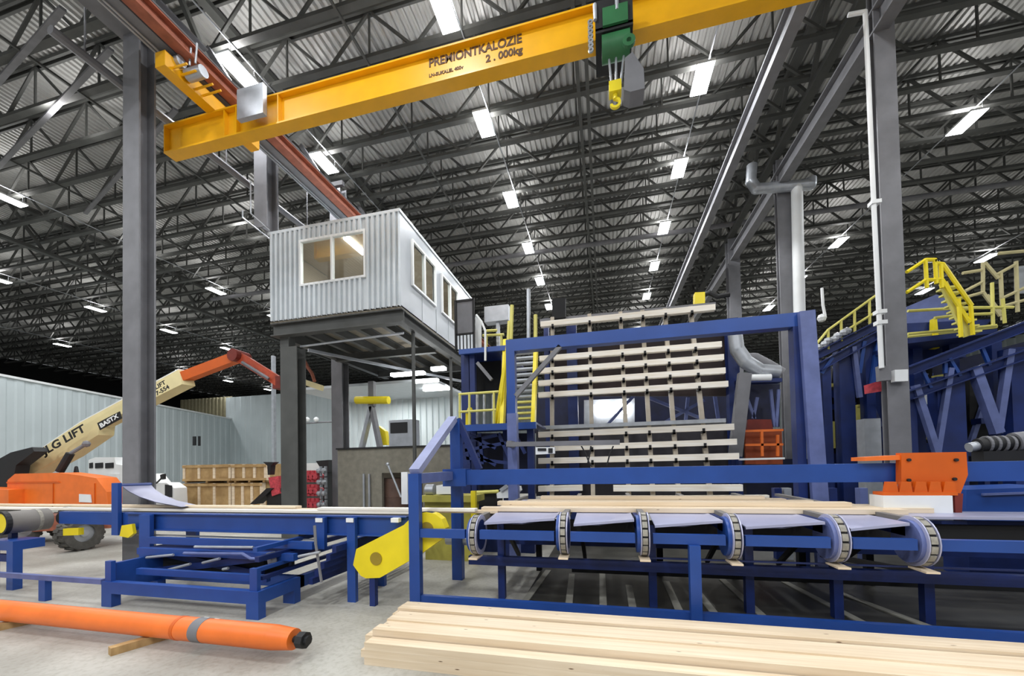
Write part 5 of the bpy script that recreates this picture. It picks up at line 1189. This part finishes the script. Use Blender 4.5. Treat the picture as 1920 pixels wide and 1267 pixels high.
# motor on the beam at the right edge
mo = thing('drive_motor', 'dark grey drive motor with hoses on the long beam at the right edge', 'motor', at(1870, 855, y=7.2))
q = at(1832, 836, y=7.2)
MB().tube(q, q + Vector((.42, .0, .04)), .11, 16).build('motor_body', BLACK, mo, smooth=True)
for k in range(4): MB().ring(q + Vector((.1 + .09 * k, 0, .02)), .105, .125, -.015, .015, 18).build('cooling_fin', STEEL, mo)
MB().tube(q + Vector((.42, 0, .04)), q + Vector((.68, 0, .07)), .14, 16).build('gearbox', STEEL, mo, smooth=True)
MB().tube(q + Vector((-.1, 0, -.02)), q + Vector((.0, 0, 0)), .07, 12).build('end_cap', GALV, mo, smooth=True)
MB().box(q.x + .0, q.x + .7, 7.1, 7.3, at(1850, 858, y=7.2).z - .08, q.z - .08).build('mount', BLACK, mo)
# handrails over the decks
rail('deck_handrail', 'pale yellow handrail climbing above the inclined deck left of the widest column', 'railing', PYEL, [[(1528, 648), (1553, 618), (1650, 548)], [(1553, 640), (1650, 580)]], 12.5, .035,
     [((1553, 618), (1553, 655)), ((1577, 600), (1578, 640)), ((1602, 583), (1603, 625)), ((1630, 562), (1631, 610)), ((1528, 648), (1528, 668))])
rail('stair_rails', 'bright yellow stair handrails rising to a landing right of the widest column', 'railing', YEL, [[(1700, 510), (1735, 487), (1753, 487), (1753, 493), (1768, 495), (1822, 573)], [(1700, 548), (1735, 525), (1766, 524), (1818, 605)]], 10.6, .04,
     [((1735, 487), (1738, 540)), ((1753, 487), (1756, 532)), ((1764, 495), (1766, 540)), ((1820, 573), (1824, 628)), ((1797, 560), (1802, 632))])
s2 = thing('deck_stair', 'pale yellow stair under the bright yellow handrails at the right', 'stairs', at(1800, 600, y=10.9))
for k in range(9):
    py = 538 + k * 10.5; pxa = 1772 + k * 5.0; a = at(pxa, py, y=10.75 ); b = at(pxa + 30 + 0 * k, py - 1, y=10.75)
    MB().box(a.x, b.x, 10.75, 11.0, a.z - .02, a.z + .02).build('tread', PYEL, s2)
MB().bar(at(1768, 530, y=10.7), at(1815, 630, y=10.7), .06, .14).build('stringer', PYEL, s2)
rail('platform_rails', 'long pale yellow rails across the deck platform right of the widest column', 'railing', PYEL, [[(1702, 583), (1805, 577), (1900, 576)], [(1702, 626), (1800, 617), (1868, 610)], [(1752, 596), (1800, 590), (1860, 588)], [(1760, 634), (1800, 629)]], 11.4, .035,
     [((1805, 577), (1807, 632)), ((1860, 530), (1862, 612)), ((1880, 560), (1884, 606))])
rail('far_stair_rail', 'tan stair rails zigzagging at the far upper right', 'railing', mat('tan_rail', (196, 186, 140), .5), [[(1843, 492), (1843, 548), (1876, 592)], [(1846, 492), (1872, 522)], [(1805, 512), (1843, 506)], [(1810, 545), (1843, 528)], [(1876, 560), (1920, 540), (1990, 500)], [(1868, 515), (1905, 495)], [(1800, 560), (1843, 548)], [(1872, 475), (1930, 470), (1990, 465)], [(1850, 553), (1876, 587)], [(1876, 575), (1930, 560)]], 12.2, .04,
     [((1876, 510), (1880, 600)), ((1905, 490), (1908, 585)), ((1925, 480), (1925, 585))])
yb('electrical_cabinet', 'pale cabinet among the stair rails at the right edge', 'cabinet', GALV, [(1905, 500), (1990, 490), (1990, 545), (1905, 550)], 12.6, .05)
MB().prism(ppoly([(1700, 575), (1755, 552), (1790, 560), (1800, 600), (1700, 610)], 12.6), (0, .3, 0)).build('blue_hood', LBLUE, bb)
MB().prism(ppoly([(1700, 606), (1860, 598), (1800, 660), (1700, 690)], 12.4), (0, .2, 0)).build('blue_hood', DBLUE, bb)
# little mast lamp
tag(MB().pipe([at(1541, 540, y=12.7), at(1543, 572, y=12.7), at(1547, 592, y=12.7)], .04, 6).ball(at(1541, 596, y=12.7), .12).build('mast_lamp', WHITE), 'thin mast with a round white lamp above the left inclined deck', 'lamp')
q0 = thing('roller_end_bearings', 'pale cluster of bearings at the low end of the left inclined deck', 'bearing', at(1535, 640, y=12.6))
for k in range(7): MB().ball(at(1534 + 9 * k + (k % 2) * 3, 652 - 5.2 * k - (k % 3) * 1, y=12.45), .11).build('bearing', GALV, q0, smooth=True)
# white pipes
YP = 9.9
wp = thing('conduit_pipe', 'thin white conduit running down the left face of the widest right column', 'pipe', at(1650, 690, y=YP))
MB().pipe([at(1590, 28, y=YP), at(1622, 22, y=YP), at(1626, 100, y=YP), at(1639, 400, y=YP), at(1653, 690, y=YP)], .045, 8).build('pipe', WHITE, wp, smooth=True)
for py, px in ((380, 1638), (585, 1648), (605, 1649)): MB().box(at(px - 6, py, y=YP).x, at(px + 12, py, y=YP).x, YP - .06, YP + .1, at(px, py, y=YP).z - .04, at(px, py, y=YP).z + .04).build('clamp', WHITE, wp)
ybb = yb_col = at(1458, 600, x=XR - .25).y - .2
wd = thing('drain_pipe', 'thick white roof drain pipe beside the second right column with an elbow at its top', 'pipe', at(1498, 580, y=ybb))
MB().pipe([at(1410, 310, y=ybb), at(1408, 340, y=ybb), at(1418, 354, y=ybb), at(1520, 346, y=ybb), at(1520, 335, y=ybb)], .17, 12).build('elbow_run', GALV, wd, smooth=True)
MB().pipe([at(1494, 350, y=ybb), at(1499, 590, y=ybb), at(1502, 850, y=ybb)], .17, 12).build('down_pipe', WHITE, wd, smooth=True)
# ducts and red-orange cage between portal and second column
du = thing('hose_ducts', 'grey flexible ducts looping between the rack and the second right column', 'duct', at(1420, 680, y=12))
MB().pipe([at(1378, 625, y=12), at(1382, 655, y=12), at(1398, 678, y=12), at(1425, 695, y=12), at(1460, 698, y=12)], .19, 10).build('duct', GALV, du, smooth=True)
MB().pipe([at(1398, 672, y=12.5), at(1415, 672, y=12.5), at(1440, 685, y=12.5), at(1465, 700, y=12.5)], .16, 10).build('duct', STEEL, du, smooth=True)
MB().tube(at(1393, 709, y=11.8), at(1445, 708, y=11.8), .1, 10).build('filter_tube', WHITE, du, smooth=True)
MB().bar(at(1380, 716, y=11.9), at(1462, 714, y=11.9), .3, .1).build('shelf', DBLUE, du)
MB().box(at(1380, 716, y=12).x, at(1386, 716, y=12).x, 12, 12.2, 0, at(1386, 720, y=12).z).build('leg', DBLUE, du)
for a_, b_ in (((1400, 745), (1415, 785)), ((1420, 745), (1412, 785)), ((1445, 730), (1452, 800)), ((1460, 730), (1455, 800))): MB().bar(at(*a_, y=12.2), at(*b_, y=12.2), .07, .07).build('brace', LBLUE, du)
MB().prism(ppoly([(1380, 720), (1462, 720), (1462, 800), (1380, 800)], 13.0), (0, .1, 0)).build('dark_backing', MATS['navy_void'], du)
rg = thing('orange_cage', 'dull red and orange railed cage low behind the portal right side', 'cage', (at(1430, 850, y=11.5).x, 11.6, 0))
MB().prism(ppoly([(1403, 786), (1446, 786), (1450, 806), (1400, 806)], 12.0), (0, .6, 0)).build('red_panel', DRED, rg)
MB().prism(ppoly([(1398, 806), (1466, 805), (1468, 870), (1398, 870)], 11.9), (0, .1, 0)).build('orange_panel', mat('burnt_orange', (150, 66, 24), .6, var=.2), rg)
for a_, b_ in (((1397, 808), (1468, 806)), ((1397, 834), (1468, 833)), ((1428, 808), (1429, 855)), ((1458, 815), (1458, 855))): MB().bar(at(*a_, y=11.6), at(*b_, y=11.6), .06, .06).build('rail', ORG, rg)
MB().bar(at(1386, 861, y=11.45), at(1470, 859, y=11.45), .1, .05).build('pale_ledge', WHITE, rg)
tag(MB().bar(at(1378, 855, y=11.5), at(1396, 700, y=11.5), .3, .2, (0, 1, 0)).build('grey_stanchion', STEEL), 'dark grey leaning stanchion right of the rack', 'post')
